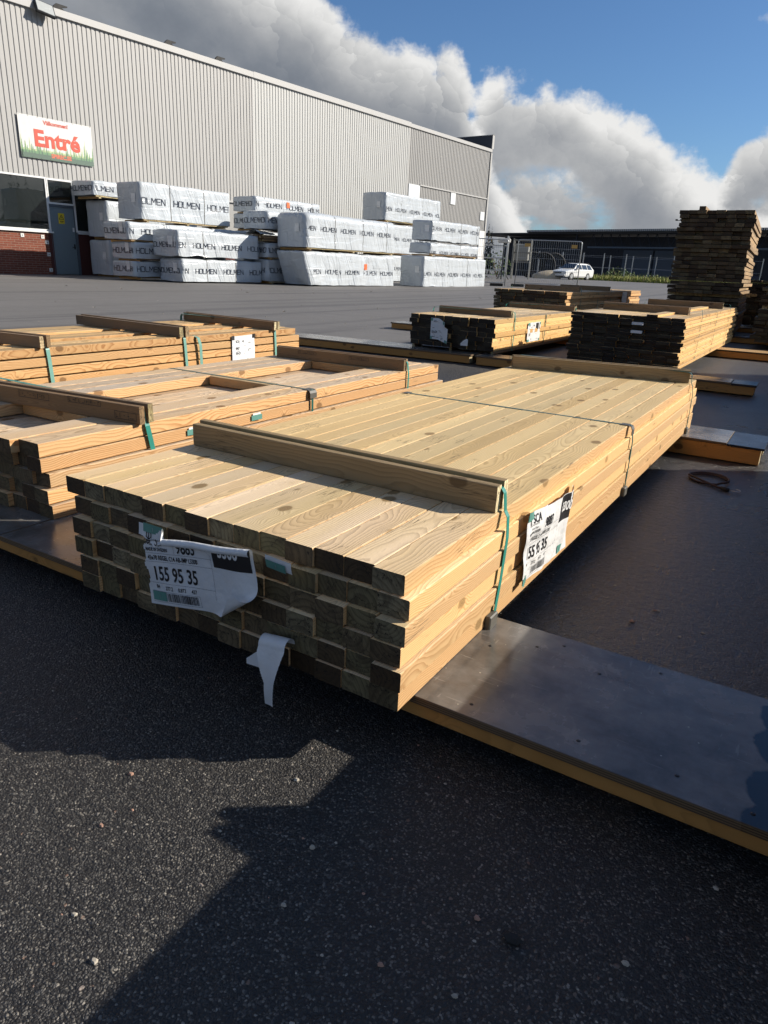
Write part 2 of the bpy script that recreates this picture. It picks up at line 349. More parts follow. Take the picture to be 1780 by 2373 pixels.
def ply_mat():
    """film-faced plywood: dark glossy phenolic film, scuffs, dust, wet patches"""
    m, nt, b = newmat('film_faced_plywood')
    tc = nd(nt, 'ShaderNodeTexCoord'); P = tc.outputs['Object']
    sp = nd(nt, 'ShaderNodeSeparateXYZ', {0: P})
    gn = nd(nt, 'ShaderNodeSeparateXYZ', {0: tc.outputs['Normal']})
    istop = sstep(nt, gn.outputs[2], .6, .9)
    dust = nz(nt, P, 5.0, 6.0, .65)
    c = mix(nt, sstep(nt, dust, .25, .7), (.055, .05, .045), (.20, .19, .175))
    stn = nz(nt, VM(nt, 'MULTIPLY', P, (2.2, 5.0, 1.0)), 1.6, 5.0, .6)
    c = mix(nt, M(nt, 'MULTIPLY', sstep(nt, stn, .5, .7), .6), c, (.075, .052, .036))
    scr = nz(nt, VM(nt, 'MULTIPLY', P, (9.0, 130.0, 1.0)), 1.0, 3.0)
    scr2 = nz(nt, VM(nt, 'MULTIPLY', VM(nt, 'ADD', P, (3.0, 1.0, 0)), (70.0, 14.0, 1.0)), 1.0, 3.0)
    c = mix(nt, M(nt, 'MULTIPLY', sstep(nt, scr, .66, .70), .5), c, (.26, .24, .21))
    c = mix(nt, M(nt, 'MULTIPLY', sstep(nt, scr2, .67, .71), .45), c, (.26, .24, .21))
    arc = nd(nt, 'ShaderNodeTexNoise', {'Vector': P, 'Scale': 3.2, 'Detail': 2.0, 'Distortion': 1.5}).outputs[0]
    c = mix(nt, M(nt, 'MULTIPLY', sstep(nt, M(nt, 'ABSOLUTE', M(nt, 'SUBTRACT', arc, .5)), .006, .002), M(nt, 'MULTIPLY', sstep(nt, dust, .5, .6), .5)), c, (.27, .25, .22))
    spk = nd(nt, 'ShaderNodeTexVoronoi', {'Vector': P, 'Scale': 26.0})
    c = mix(nt, sstep(nt, spk.outputs['Distance'], .055, .035), c, (.4, .37, .3))
    dx = M(nt, 'SUBTRACT', sp.outputs[0], 2.165); dy = M(nt, 'SUBTRACT', M(nt, 'PINGPONG', M(nt, 'SUBTRACT', sp.outputs[1], .055), .12), .05)
    wet = sstep(nt, M(nt, 'ADD', M(nt, 'ADD', M(nt, 'MULTIPLY', M(nt, 'MULTIPLY', dx, dx), 170.0), M(nt, 'MULTIPLY', M(nt, 'MULTIPLY', dy, dy), 130.0)), M(nt, 'MULTIPLY', nz(nt, P, 30.0, 3.0), .5)), .95, .8)
    c = mix(nt, wet, c, (.012, .014, .02))
    # laminated edge
    lam = M(nt, 'FRACT', M(nt, 'MULTIPLY', sp.outputs[2], 210.0))
    ed = mix(nt, sstep(nt, lam, .45, .55), (.26, .17, .085), (.075, .045, .025))
    ed = mix(nt, M(nt, 'MULTIPLY', nz(nt, VM(nt, 'MULTIPLY', P, (12.0, 12.0, 300.0)), 1.0, 3.0), .6), ed, (.05, .035, .022))
    c = mix(nt, istop, ed, c)
    rg = M(nt, 'ADD', M(nt, 'MULTIPLY_ADD', dust, .36, .06), M(nt, 'MULTIPLY', M(nt, 'SUBTRACT', 1.0, istop), .3))
    rg = mix(nt, wet, nd(nt, 'ShaderNodeCombineColor', {0: rg, 1: rg, 2: rg}).outputs[0], (.1, .1, .1))
    nrm = bump(nt, nz(nt, P, 7.0, 3.0), .003, .35)
    setp(nt, b, color=c, rough=rg, normal=nrm, spec=.5)
    return m
PLY = ply_mat()
FILM = plain('black_film_board', (.010, .012, .02), .3, var=.3, scale=14, dirt=(.05, .05, .05))

def tarp_mat():
    m, nt, b = newmat('white_wrapping_film')
    tc = nd(nt, 'ShaderNodeTexCoord'); P = tc.outputs['Object']
    n1 = nz(nt, VM(nt, 'MULTIPLY', P, (2.6, 2.6, .9)), 1.0, 3.0)
    c = mix(nt, n1, (.45, .49, .52), (.535, .57, .595))
    n3 = nd(nt, 'ShaderNodeTexNoise', {'Vector': VM(nt, 'MULTIPLY', VM(nt, 'ADD', P, VM(nt, 'MULTIPLY', nd(nt, 'ShaderNodeCombineXYZ', {0: nd(nt, 'ShaderNodeSeparateXYZ', {0: P}).outputs[2]}).outputs[0], (.35, 0, 0))), (3.4, 3.4, .45)), 'Scale': 1.1, 'Detail': 2.0, 'Distortion': .7}).outputs[0]
    n4 = nd(nt, 'ShaderNodeTexNoise', {'Vector': VM(nt, 'MULTIPLY', P, (.45, .6, 3.0)), 'Scale': 1.2, 'Detail': 1.0, 'Distortion': 1.2}).outputs[0]
    cr = lambda n: M(nt, 'POWER', M(nt, 'SUBTRACT', 1.0, M(nt, 'ABSOLUTE', M(nt, 'MULTIPLY_ADD', n, 4.0, -2.0)), clamp=True), 2.0)
    nrm = bump(nt, n3, .05, .5); nrm = bump(nt, n4, .045, .35, nrm); nrm = bump(nt, cr(n3), .022, .55, nrm); nrm = bump(nt, cr(n4), .012, .4, nrm)
    setp(nt, b, color=c, rough=.22, normal=nrm, spec=.5)
    return m
TARP = tarp_mat()

def clad_mat(name, col, dirtc):
    m, nt, b = newmat(name)
    tc = nd(nt, 'ShaderNodeTexCoord'); P = tc.outputs['Object']
    n1 = nz(nt, VM(nt, 'MULTIPLY', P, (3.0, 3.0, .12)), 1.0, 4.0)
    n2 = nz(nt, P, .25, 4.0)
    c = mix(nt, M(nt, 'MULTIPLY', sstep(nt, n1, .45, .8), .35), col, dirtc)
    c = mix(nt, M(nt, 'MULTIPLY', n2, .3), c, tuple(v * .85 for v in col))
    setp(nt, b, color=c, rough=.5, spec=.4)
    return m
CL_A = clad_mat('cream_steel_cladding', (.375, .372, .36), (.29, .285, .265))
CL_B = clad_mat('pale_steel_cladding', (.455, .46, .445), (.36, .36, .34))
CL_C = clad_mat('grey_steel_cladding', (.315, .312, .30), (.25, .243, .225))
FASC = clad_mat('pale_fascia', (.42, .42, .41), (.4, .38, .33))

def brick_mat():
    m, nt, b = newmat('red_brick')
    tc = nd(nt, 'ShaderNodeTexCoord')
    sp = nd(nt, 'ShaderNodeSeparateXYZ', {0: tc.outputs['Object']})
    v = nd(nt, 'ShaderNodeCombineXYZ', {0: M(nt, 'ADD', sp.outputs[0], sp.outputs[1]), 1: sp.outputs[2], 2: 0.0}).outputs[0]
    br = nd(nt, 'ShaderNodeTexBrick', {'Vector': v, 'Color1': (.24, .075, .045, 1), 'Color2': (.17, .05, .032, 1), 'Mortar': (.30, .22, .17, 1),
            'Scale': 1.0, 'Mortar Size': .008, 'Brick Width': .30, 'Row Height': .085, 'Bias': -.1})
    c = mix(nt, M(nt, 'MULTIPLY', nz(nt, tc.outputs['Object'], 6.0, 4.0), .35), br.outputs[0], (.12, .05, .04))
    setp(nt, b, color=c, rough=.85, normal=bump(nt, br.outputs['Fac'], -.008, .6), spec=.2)
    return m
BRICK = brick_mat()
REDP = plain('dark_red_plaster', (.085, .025, .02), .8)

def glass_mat(name, col=(.012, .016, .016), rough=.02):
    m, nt, b = newmat(name)
    tc = nd(nt, 'ShaderNodeTexCoord')
    setp(nt, b, color=col, rough=rough, spec=.9, ior=1.6, normal=bump(nt, nz(nt, tc.outputs['Object'], .8, 2.0), .02, .12))
    return m
GLASS = glass_mat('window_glass')
DOORM = plain('grey_blue_door_paint', (.17, .225, .255), .45, var=.05)
# ------------------------------------------------------------------ ground
def gz(y):
    if y < 20: return 0.0
    t = min(1.0, (y - 20) / 45.0); return .34 * t * t * (3 - 2 * t)
mb = MB()
ys = [-400, -60, -12, -4, 0, 3, 6, 10, 15, 20, 24, 28, 32, 36, 40, 45, 50, 55, 60, 65, 80, 120, 300, 1500]
xs = [-1500, -300, -100, -60, -40, -30, -20, -12, -6, -2, 2, 6, 20, 80, 400, 1500]
for j in range(len(ys) - 1):
    for i in range(len(xs) - 1):
        mb.add([(xs[i], ys[j], gz(ys[j])), (xs[i + 1], ys[j], gz(ys[j])), (xs[i + 1], ys[j + 1], gz(ys[j + 1])), (xs[i], ys[j + 1], gz(ys[j + 1]))], [(0, 1, 2, 3)])
tag(mb.build('asphalt_yard', ASPHALT), kind='structure')

# loose stones and chips on the asphalt
mb = MB()
STONE = plain('pale_stone', (.42, .38, .31), .8, var=.35, scale=70)
STONEP = plain('pink_stone', (.42, .25, .18), .8, var=.3, scale=70)
def pebble(mb, x, y, r, mi):
    vs = []; rr = random.Random(int(x * 9137 + y * 777))
    for k in range(3):
        for i in range(6):
            a = i * PI / 3 + rr.random() * .5; q = (.75, 1.0, .55)[k] * (1 + rr.uniform(-.25, .25))
            vs.append((x + r * q * math.cos(a), y + r * .75 * q * math.sin(a), (0, .45, 1.0)[k] * r * .9 - .001))
    fs = [(k * 6 + i, k * 6 + (i + 1) % 6, k * 6 + 6 + (i + 1) % 6, k * 6 + 6 + i) for k in (0, 1) for i in range(6)] + [tuple(range(12, 18))]
    mb.add(vs, fs, mi)
for (x, y, r) in ((-.105, -.63, .006), (-.19, -.60, .005), (-.36, -.36, .0055), (-.1, -.2, .006), (.02, -.31, .006), (.05, -.42, .005), (.22, -.42, .0055), (.36, -.47, .005), (.17, -.55, .006), (-.3, -.47, .005), (.27, .82, .008), (.31, .93, .005), (.3, -.28, .006)):
    pebble(mb, x, y, r, 0 if (x * 100) % 3 > 1 else 1)
pebble(mb, .358, -.284, .013, 2)
for (x, y, r) in ((.594, -.02, .005), (.325, -.403, .005), (.504, -.23, .006)): pebble(mb, x, y, r, 0)
for k in range(150):
    x = rnd.uniform(-.9, .75); y = rnd.uniform(-.78, .02)
    pebble(mb, x, y, rnd.choice((.0013, .0017, .0022, .003)), 0 if rnd.random() < .8 else 1)
for k in range(60):
    pebble(mb, rnd.uniform(-.02, .5), rnd.uniform(.45, 5.4), rnd.choice((.003, .004, .005)), 0)
for k in range(260):
    x = rnd.uniform(-9, -2.5); y = rnd.uniform(4.2, 22)
    pebble(mb, x, y, rnd.choice((.004, .006, .009, .012)), 0)
for k in range(46):      # pale scraps of film and bark blown about the yard
    x = rnd.uniform(-19, -4); y = rnd.uniform(5, 24); r = rnd.uniform(.015, .05); a = rnd.uniform(0, PI)
    mb.add([(x + r * math.cos(a + q) * (1, .5, 1, .6)[j], y + r * math.sin(a + q), gz(y) + (.002, .012, .004, .018)[j]) for j, q in enumerate((0, 1.6, 3.1, 4.6))], [(0, 1, 2, 3)], 0)
tag(mb.build('loose_grit', [STONE, STONEP, RUBBER]), kind='stuff')

# ------------------------------------------------------------------ timber bundles
_bm = {}
def board_mesh(w, h, L, mat, r=.0028):
    """rounded board, section centred in x, z from 0 to h, y from 0 to L"""
    key = (round(w, 4), round(h, 4), round(L, 3), mat.name)
    if key in _bm: return _bm[key]
    vs, fs = board_geo(w, h, L, r)
    me = bpy.data.meshes.new('board'); me.from_pydata(vs, [], fs); me.materials.append(mat); me.update()
    _bm[key] = me; return me
def board_geo(w, h, L, r=.004, seg=2):
    prof = []
    for cx, cz, a0 in ((w / 2 - r, r, -PI / 2), (w / 2 - r, h - r, 0), (-w / 2 + r, h - r, PI / 2), (-w / 2 + r, r, PI)):
        for k in range(seg + 1):
            a = a0 + k * PI / 2 / seg; prof.append((cx + r * math.cos(a), cz + r * math.sin(a)))
    n = len(prof)
    vs = [(p[0], y, p[1]) for y in (0, L) for p in prof]
    fs = [(i, n + i, n + (i + 1) % n, (i + 1) % n)[::-1] for i in range(n)] + [tuple(range(n)), tuple(range(2 * n - 1, n - 1, -1))]
    return vs, fs
def put_board(root, x, y, z, w, h, L, mat, rz=0.0, name='board', rx=0.0):
    o = bpy.data.objects.new(name, board_mesh(w, h, L, mat)); COL.objects.link(o)
    o.parent = root; rl = root.location
    o.location = (x - rl.x, y - rl.y, z - rl.z); o.rotation_euler = (rx, 0, rz)
    return o
def strap(root, pts, width=.016, mat=None, name='strap', th=.0012):
    """flat band through (x,y,z) world points; it is wide along y"""
    rl = root.location; vs = []; fs = []
    P = [Vector(p) - rl for p in pts]
    for i, p in enumerate(P):
        a = P[max(0, i - 1)]; c = P[min(len(P) - 1, i + 1)]
        d = (c - a).normalized(); nrm = Vector((d.z, 0, -d.x)).normalized()
        for s_, t_ in ((-1, 0), (1, 0), (1, 1), (-1, 1)):
            vs.append(p + Vector((0, s_ * width / 2, 0)) + nrm * th * t_)
    for i in range(len(P) - 1):
        for k in range(4): fs.append((i * 4 + k, i * 4 + (k + 1) % 4, i * 4 + 4 + (k + 1) % 4, i * 4 + 4 + k))
    return MB().add(vs, fs).build(name, mat or STRAP, root)
def batten(root, xl, yl, xr, yr, z, mat, h=.066, t=.022, gap=.02, pair=True, names='batten'):
    """board(s) on edge lying across the bundle"""
    d = Vector((xr - xl, yr - yl, 0)); L = d.length; ang = math.atan2(d.y, d.x)
    nrm = Vector((-math.sin(ang), math.cos(ang), 0))
    out = []
    for k in range(2 if pair else 1):
        off = nrm * (t / 2 + k * (t + gap))
        o = put_board(root, xr + off.x, yr + off.y, z + (.001 if k else 0), t, h * (1.0 if not k else 1.04), L + (.012 if k else 0), mat, rz=ang + PI / 2, name=names); out.append(o)
    return out
def bundle(label, name, cat, xl, xr, y0, L, z0, rows, pitch, nb, h, mat, jy=.012, jx=.004, group=None, cap=100, rowx=None, rowy=None, skip=None, gapf=.985, dy_row=.0, tilt=.0, rowl=None):
    root = thing(name, label, cat, ((xl + xr) / 2, y0, z0), 0, group)
    R = random.Random(hash(name) % 999 + int(abs(xl) * 100) + rows)
    R = random.Random(int(abs(xl) * 1000) + rows * 31 + nb)
    w = (xr - xl) / nb; items = []
    for r in range(rows):
        rx_ = (rowx[r] if rowx else R.uniform(-jx, jx) * 2); ry_ = (rowy[r] if rowy else R.uniform(-dy_row, dy_row))
        for k in range(nb):
            if skip and (r, k) in skip: continue
            wr_ = (xr + rx_ - rowl[r]) / nb if rowl else w
            x = xr - (k + .5) * wr_ + rx_ + R.uniform(-jx, jx) * .3
            y = y0 + ry_ + R.uniform(-jy, jy)
            pri = (r == rows - 1) * 3 + (k == 0) * 3 + (k == nb - 1) * 1.0 + R.random() * .9 + r / rows * .5
            items.append((pri, x, y, z0 + r * pitch + R.uniform(0, .001), wr_ * gapf - R.choice((0, 0, 0, .0006, .002)), R.uniform(-.0012, .0012) + tilt))
    items.sort(key=lambda t: -t[0])
    for t in items[:cap]:
        put_board(root, t[1], t[2], t[3], round(t[4], 3), h, L, mat, t[5])
    if len(items) > cap:
        mb = MB()
        for t in items[cap:]:
            vs, fs = board_geo(t[4], h, L, .003, 1)
            mb.add([(v[0] + t[1] - root.location.x, v[1] + t[2] - y0, v[2] + t[3] - z0) for v in vs], fs, 0, R.uniform(.01, .99))
        tag(mb.build('inner_board', mat, root, fix=False), kind='stuff')
    return root

# ---- main bundle in front
ZB = .1
mroot = bundle('nearest timber bundle, yellowish, with a torn white label on its dark end', 'timber_bundle', 'timber bundle',
               -.997, 0.0, 0.0, 3.3, ZB, 6, .0452, 14, .0428, W_MAIN, jy=.007, jx=.002, group='strapped timber bundles in the yard',
               rowx=[.014, .019, .011, .017, .012, -.003], rowy=[-.033, -.034, -.030, -.024, -.012, -.001], rowl=[-.918, -.917, -.938, -.951, -.966, -1.003], gapf=.997)
for o in list(mroot.children):      # the lower rows stop short at the far end
    pass
ztop = ZB + 5 * .0452 + .0428
batten(mroot, -.988, .4225, -.008, .4225, ztop + .001, W_BATT, h=.0655, t=.024, gap=.017)
batten(mroot, -.965, 2.925, -.012, 3.10, ztop + .001, W_BATT, h=.067, t=.02, gap=.003)
def side_strap(root, xl, xr, y, zt, zb, raise_=0.0, dyb=0.0, inr=0.0, mat=None, width=.016, bul=0.0):
    pts = [(xl - .006, y, zb), (xl - .006, y, zt - .02), (xl - .003, y, zt + raise_ * .6)]
    if raise_: pts += [(xl + .012, y, zt + raise_)]
    n = 14
    pts += [(xl + .02 + (xr - xl - .04) * i / n, y, zt + raise_ + .0018) for i in range(n + 1)]
    if raise_: pts += [(xr - .006, y, zt + raise_ - .002), (xr + .001, y, zt + raise_ - .012)]
    pts += [(xr + .006, y, zt + .003), (xr + .0095 + bul * .4, y, zt - .01), (xr + .0095 + bul, y + dyb * .2, zt - .06), (xr + .0095 + bul, y + dyb * .5, zt - (zt - zb) * .6), (xr + .004 + inr, y + dyb, zb)]
    return strap(root, pts, width, mat)
side_strap(mroot, -.997, 0.0, .452, ztop, ZB - .005, raise_=.058, dyb=-.05, inr=.018, bul=.012)
side_strap(mroot, -.997, 0.0, 1.70, ztop, ZB, raise_=0.0, dyb=.0, inr=.016, mat=STRAPD, width=.014, bul=.012)
side_strap(mroot, -.997, 0.0, 3.085, ztop, ZB, raise_=.06, dyb=.02, inr=.016, mat=STRAPD, bul=.012)
def clip(root, x, y, z, s=1, w=.04, L=.032, mat=None):
    rl = root.location
    pts = [(x - s * L, z + .0035), (x - s * .006, z + .0035), (x + s * .0085, z - .001), (x + s * .0135, z - .012), (x + s * .0135, z - L)]
    mb = MB(); vs = []; fs = []
    for i, p in enumerate(pts):
        for yy in (y - w / 2, y + w / 2): vs.append((p[0] - rl.x, yy - rl.y, p[1] - rl.z))
        for yy in (y + w / 2, y - w / 2):
            q = (-.000, -.0025) if i < 2 else (-s * .0025, -.001)
            vs.append((p[0] + q[0] - rl.x, yy - rl.y, p[1] + q[1] - rl.z))
    for i in range(len(pts) - 1):
        for k in range(4): fs.append((4 * i + k, 4 * i + (k + 1) % 4, 4 * i + 4 + (k + 1) % 4, 4 * i + 4 + k))
    fs += [(0, 1, 2, 3), tuple(4 * len(pts) - 4 + k for k in range(4))]
    return mb.add(vs, fs).build('corner_guard', mat or CLIP, root)
clip(mroot, .004, 1.70, ztop, 1, w=.034, L=.034); clip(mroot, -.997, 1.70, ztop, -1)
# guards at the bottom edge under the straps
for yb in (.395, 1.69, 3.09):
    MB().bbox(.014 + .4985, .030 + .4985, yb - .03, yb + .016, -.004, .032, .003).build('corner_guard', CLIP, mroot)

# ---- labels: flat sheets bent by a function, with printing laid on them
class Sheet:
    def __init__(s, f, root): s.f = f; s.root = root; s.rl = root.location
    def grid(s, name, w, h, mat, inside=None, nx=36, ny=24, off=0.0, parent=None, solid=True):
        vs = []; ix = {}; fs = []
        for j in range(ny + 1):
            for i in range(nx + 1):
                ix[i, j] = len(vs); vs.append(s.f(w * i / nx, h * j / ny, off) - s.rl)
        for j in range(ny):
            for i in range(nx):
                if inside and not inside(w * (i + .5) / nx, h * (j + .5) / ny): continue
                fs.append((ix[i, j], ix[i + 1, j], ix[i + 1, j + 1], ix[i, j + 1]))
        o = MB().add(vs, fs).build(name, mat, parent or s.root, smooth=True, fix=False)
        if parent: o.matrix_parent_inverse = Matrix()
        return o
    def poly(s, mb, pts, off=.0009, n=6):
        """convex quad p0..p3 in sheet coordinates, subdivided"""
        p0, p1, p2, p3 = pts; vs = []; fs = []
        for j in range(n + 1):
            for i in range(n + 1):
                a = i / n; b_ = j / n
                x = (p0[0] * (1 - a) + p1[0] * a) * (1 - b_) + (p3[0] * (1 - a) + p2[0] * a) * b_
                y = (p0[1] * (1 - a) + p1[1] * a) * (1 - b_) + (p3[1] * (1 - a) + p2[1] * a) * b_
                vs.append(s.f(x, y, off) - s.rl)
        for j in range(n):
            for i in range(n):
                k = j * (n + 1) + i; fs.append((k, k + 1, k + n + 2, k + n + 1))
        mb.add(vs, fs)
    def rect(s, mb, x0, y0, x1, y1, off=.0009, n=3): s.poly(mb, [(x0, y0), (x1, y0), (x1, y1), (x0, y1)], off, n)
    def text(s, mb, t, x, y, size, sx=.8, bold=.0, off=.0011, shear=0.0):
        vs, fs = text_mesh(t, size, sx, bold, shear=shear)
        mb.add([s.f(x + v[0], y + v[1], off) - s.rl for v in vs], fs)
    def logo(s, mb, x, y, k, off=.0011):
        """three-lobed mark made of bars"""
        def bar(a, b_, t):
            a = Vector(a) * k; b_ = Vector(b_) * k; d = (b_ - a).normalized(); nn = Vector((-d.y, d.x)) * t * k / 2; d = d * t * k / 2
            P = [a - d - nn, b_ + d - nn, b_ + d + nn, a - d + nn]
            s.poly(mb, [(x + p.x, y + p.y) for p in P], off, 2)
        for a, b_ in (((.0, .6), (.0, 1.0)), ((0, 1.0), (.15, 1.1)), ((.0, .6), (.33, .42)), ((.33, .42), (.66, .6)), ((.66, .6), (.66, 1.0)), ((.66, 1.0), (.5, 1.1)), ((.33, .42), (.33, 1.0)),
                      ((.12, .3), (.12, .1)), ((.12, .1), (.33, 0)), ((.33, 0), (.54, .1)), ((.54, .1), (.54, .3)), ((.12, .3), (.33, .2)), ((.33, .2), (.54, .3))):
            bar(a, b_, .12)
def finish_print(mb, name, mat, parent):
    return absorb(parent, mb, mat)

def make_label(sheet, w, h, inside, nx=90, ny=56, full=True, back=None):
    o = sheet.grid('label', w, h, PAPER, inside, nx, ny)
    ink = MB(); lin = MB(); wht = MB()
    S_ = sheet; kx, ky = w / .36, h / .205
    X = lambda v: v * kx
    Y = lambda v: v * ky
    # frame lines
    for y0 in (.135, .113, .058, .036):
        S_.rect(lin, X(.012), Y(y0), X(.225 if y0 > .05 else .17), Y(y0) + .0006)
    for (x0, ya, yb) in ((.225, .036, .2), (.108, .135, .2), (.17, .008, .036)): S_.rect(lin, X(x0), Y(ya), X(x0) + .0006, Y(yb))
    S_.rect(lin, X(.012), Y(.008), X(.17), Y(.0086))
    S_.text(ink, 'Wood Scandinavia AB', X(.016), Y(.166), .009 * ky, .75); S_.text(ink, 'Sweden Region', X(.03), Y(.155), .009 * ky, .75)
    S_.text(ink, 'MADE IN SWEDEN', X(.016), Y(.141), .012 * ky, .72, .0003)
    S_.text(ink, '9883', X(.115), Y(.140), .042 * ky, .72, .0008)
    S_.text(ink, '45x70 REGEL C14 AB-IMP L3300', X(.019), Y(.118), .0165 * ky, .70, .0003)
    S_.text(ink, '155 95 35', X(.026), Y(.066), .050 * ky, .72, .001)
    S_.text(ink, '84', X(.03), Y(.044), .014 * ky, .8, .0002); S_.text(ink, '277.2', X(.062), Y(.042), .014 * ky, .8, .0002)
    S_.text(ink, '0.873', X(.104), Y(.042), .014 * ky, .8, .0002); S_.text(ink, '437', X(.146), Y(.042), .014 * ky, .8, .0002)
    R = random.Random(3); x = .066
    while x < .162:
        t = R.choice((.0008, .0012, .0018, .0024)); S_.rect(ink, X(x), Y(.012), X(x + t), Y(.034), n=1); x += t + R.choice((.0009, .0014, .002))
    S_.rect(ink, X(.232), Y(.118), X(.352), Y(.2), .0007, 8)
    S_.text(wht, '3300', X(.252), Y(.146), .042 * ky, .78, .0014, .0014)
    finish_print(lin, 'ruled_line', LINE, o); finish_print(ink, 'printing', INK, o); finish_print(wht, 'white_number', PAPW, o)
    return o

# main end label (torn, top edge rolled over, lower right corner curling out)
a9 = math.radians(8.5)
def f_front(u, v, off):
    w, h = .36, .205
    # lower right corner rolls towards the viewer about a slanted line
    fx, fy = .20, 0.0; dx, dy = .165, .088; L = math.hypot(dx, dy); dx /= L; dy /= L
    t = (u - fx) * dy - (v - fy) * dx          # distance beyond the fold line
    out = .010
    if t > 0:
        r = .019; a = min(t / r, 2.9); rest = max(0, t - 2.9 * r)
        tt = r * math.sin(a) + rest * math.cos(2.9); out += r * (1 - math.cos(a)) + rest * math.sin(2.9)
        u2 = u + (tt - t) * dy; v2 = v - (tt - t) * dx
        nrm_flip = math.cos(a)
    else:
        u2, v2, nrm_flip = u, v, 1.0
    # top edge rolls forward and down
    if v2 > .168 and u > .085:
        t2 = v2 - .168; r2 = .0085; a2 = t2 / r2
        v2 = .168 + r2 * math.sin(a2); out += r2 * (1 - math.cos(a2)); nrm_flip = math.cos(a2)
    out += .004 * noise.noise(Vector((u * 14, v * 14, 2.0))) + .006 * math.exp(-((u - .0) / .04) ** 2) + .003 * math.sin(u * 26)
    X_ = -.639 + .93 * (u2 * math.cos(a9) - v2 * math.sin(a9)); Z_ = .144 + .93 * (u2 * math.sin(a9) + v2 * math.cos(a9))
    return Vector((X_, -.042 - out - off * nrm_flip, Z_))
def in_front(u, v):
    if u < .004 + .008 * abs(math.sin(v * 60)) and v > .05: return False
    if u < .05 and v > .172 + .015 * math.sin(u * 70): return False
    if u < .09 and v > .178 + (u - .05) * .6: return False
    if u > .348 and v < .01: return False
    return True
sh = Sheet(f_front, mroot)
lab = make_label(sh, .36, .205, in_front)
def tape_piece(sheet, x0, y0, x1, y1, parent, mat=TAPE):
    mb = MB(); sheet.rect(mb, x0, y0, x1, y1, .0022, 4); o = mb.build('tape', mat, parent, fix=False)
    mk = MB(); cx = (x0 + x1) / 2; sheet.rect(mk, cx, y0 + (y1 - y0) * .25, cx + .0016, y0 + (y1 - y0) * .7, .003, 2); absorb(o, mk, STEEL)
    return o
tape_piece(sh, .014, .012, .062, .036, lab)
# torn corner with the mark, still taped on
def f_scrap(u, v, off):
    a = math.radians(-4)
    out = .012 + .02 * math.exp(-v / .02) * .6
    return Vector((-.668 + .93 * u, -.040 - out - off, .288 + .93 * v))
sc = Sheet(f_scrap, mroot)
def in_scrap(u, v): return v > .012 * (1 + math.sin(u * 60)) * (.6) + max(0, (.03 - u)) * .5 and v > (u - .05) * .5
so = sc.grid('label', .085, .052, PAPER, in_scrap, 60, 40)
mb = MB(); sc.logo(mb, .028, .008, .024); sc.text(mb, 'S', .058, .008, .026, .9); finish_print(mb, 'printing', INK, so)
tape_piece(sc, .018, .034, .083, .056, so)
# empty tape stub on the right with a shred of film
def f_stub(u, v, off): return Vector((-.299 + u, -.045 - off - .006 * math.sin(v * 60), .322 + v - u * .06))
st = Sheet(f_stub, mroot)
so = st.grid('label', .066, .03, PAPER, lambda u, v: v > .006, 8, 6); tape_piece(st, .002, .002, .052, .021, so)
# strip of film hanging from the bottom rows
def f_hang(u, v, off):
    # v = distance down the strip; it loops over at the top, then hangs and twists
    if v < .06:
        a = v / .06 * PI; return Vector((-.303 + u, -.040 - .017 * (1 - math.cos(a)) - off, .160 + .019 * math.sin(a) + .12 * (u - .03)))
    t = v - .06
    return Vector((-.303 + u - t * .10, -.074 - .010 * math.sin(t * 22) - 9 * (u - .035) ** 2 * min(1, t * 14) - off, .158 + .12 * (u - .03) - t * .98))
hs = Sheet(f_hang, mroot)
def in_hang(u, v):
    t = max(0, v - .06)
    return .002 + min(.030, max(0, t - .01) * .42) < u < .071 - t * .10
hs.grid('film_strip', .075, .20, PAPER, in_hang, 70, 110)
def f_flap(u, v, off): return Vector((-.340 + u * .95, -.068 - .10 * u - off, .108 + u * .85 - v * (.25 + 14 * u)))
fl = Sheet(f_flap, mroot)
fl.grid('film_strip', .06, .05, PAPER, None, 12, 10)

# long-side label in the sun
def f_side(u, v, off):
    w, h = .41, .205
    a = u / w; b_ = v / h
    y = .553 + u * .945 + .015 * b_ * a; z = .143 + v * .935 - a * .018
    out = .010 + .014 * math.sin(PI * a) * (.4 + .6 * b_) + .008 * math.exp(-((a - .86) / .06) ** 2) * b_ + .008 * math.exp(-((a - .03) / .06) ** 2) + .007 * noise.noise(Vector((u * 16, v * 16, 7)))
    out += .004 * max(0, .15 - a) * 6 * (1 - b_)
    return Vector((.013 + out + off, y, z))
sd = Sheet(f_side, mroot)
def in_side(u, v):
    return not (v > .2 and .14 < u < .34)
lab2 = make_label(sd, .41, .205, in_side)
mb = MB(); sd.logo(mb, .018, .172, .022); sd.text(mb, 'SCA', .045, .172, .034, .8, .0006); sd.logo(mb, .37, .176, .012); sd.text(mb, 'SCA', .385, .178, .014, .8)
finish_print(mb, 'printing', INK, lab2)
for r_ in ((.0, .186, .045, .214), (.0, -.004, .045, .02), (.37, .188, .40, .212), (.31, .004, .345, .03)): tape_piece(sd, *r_, lab2)

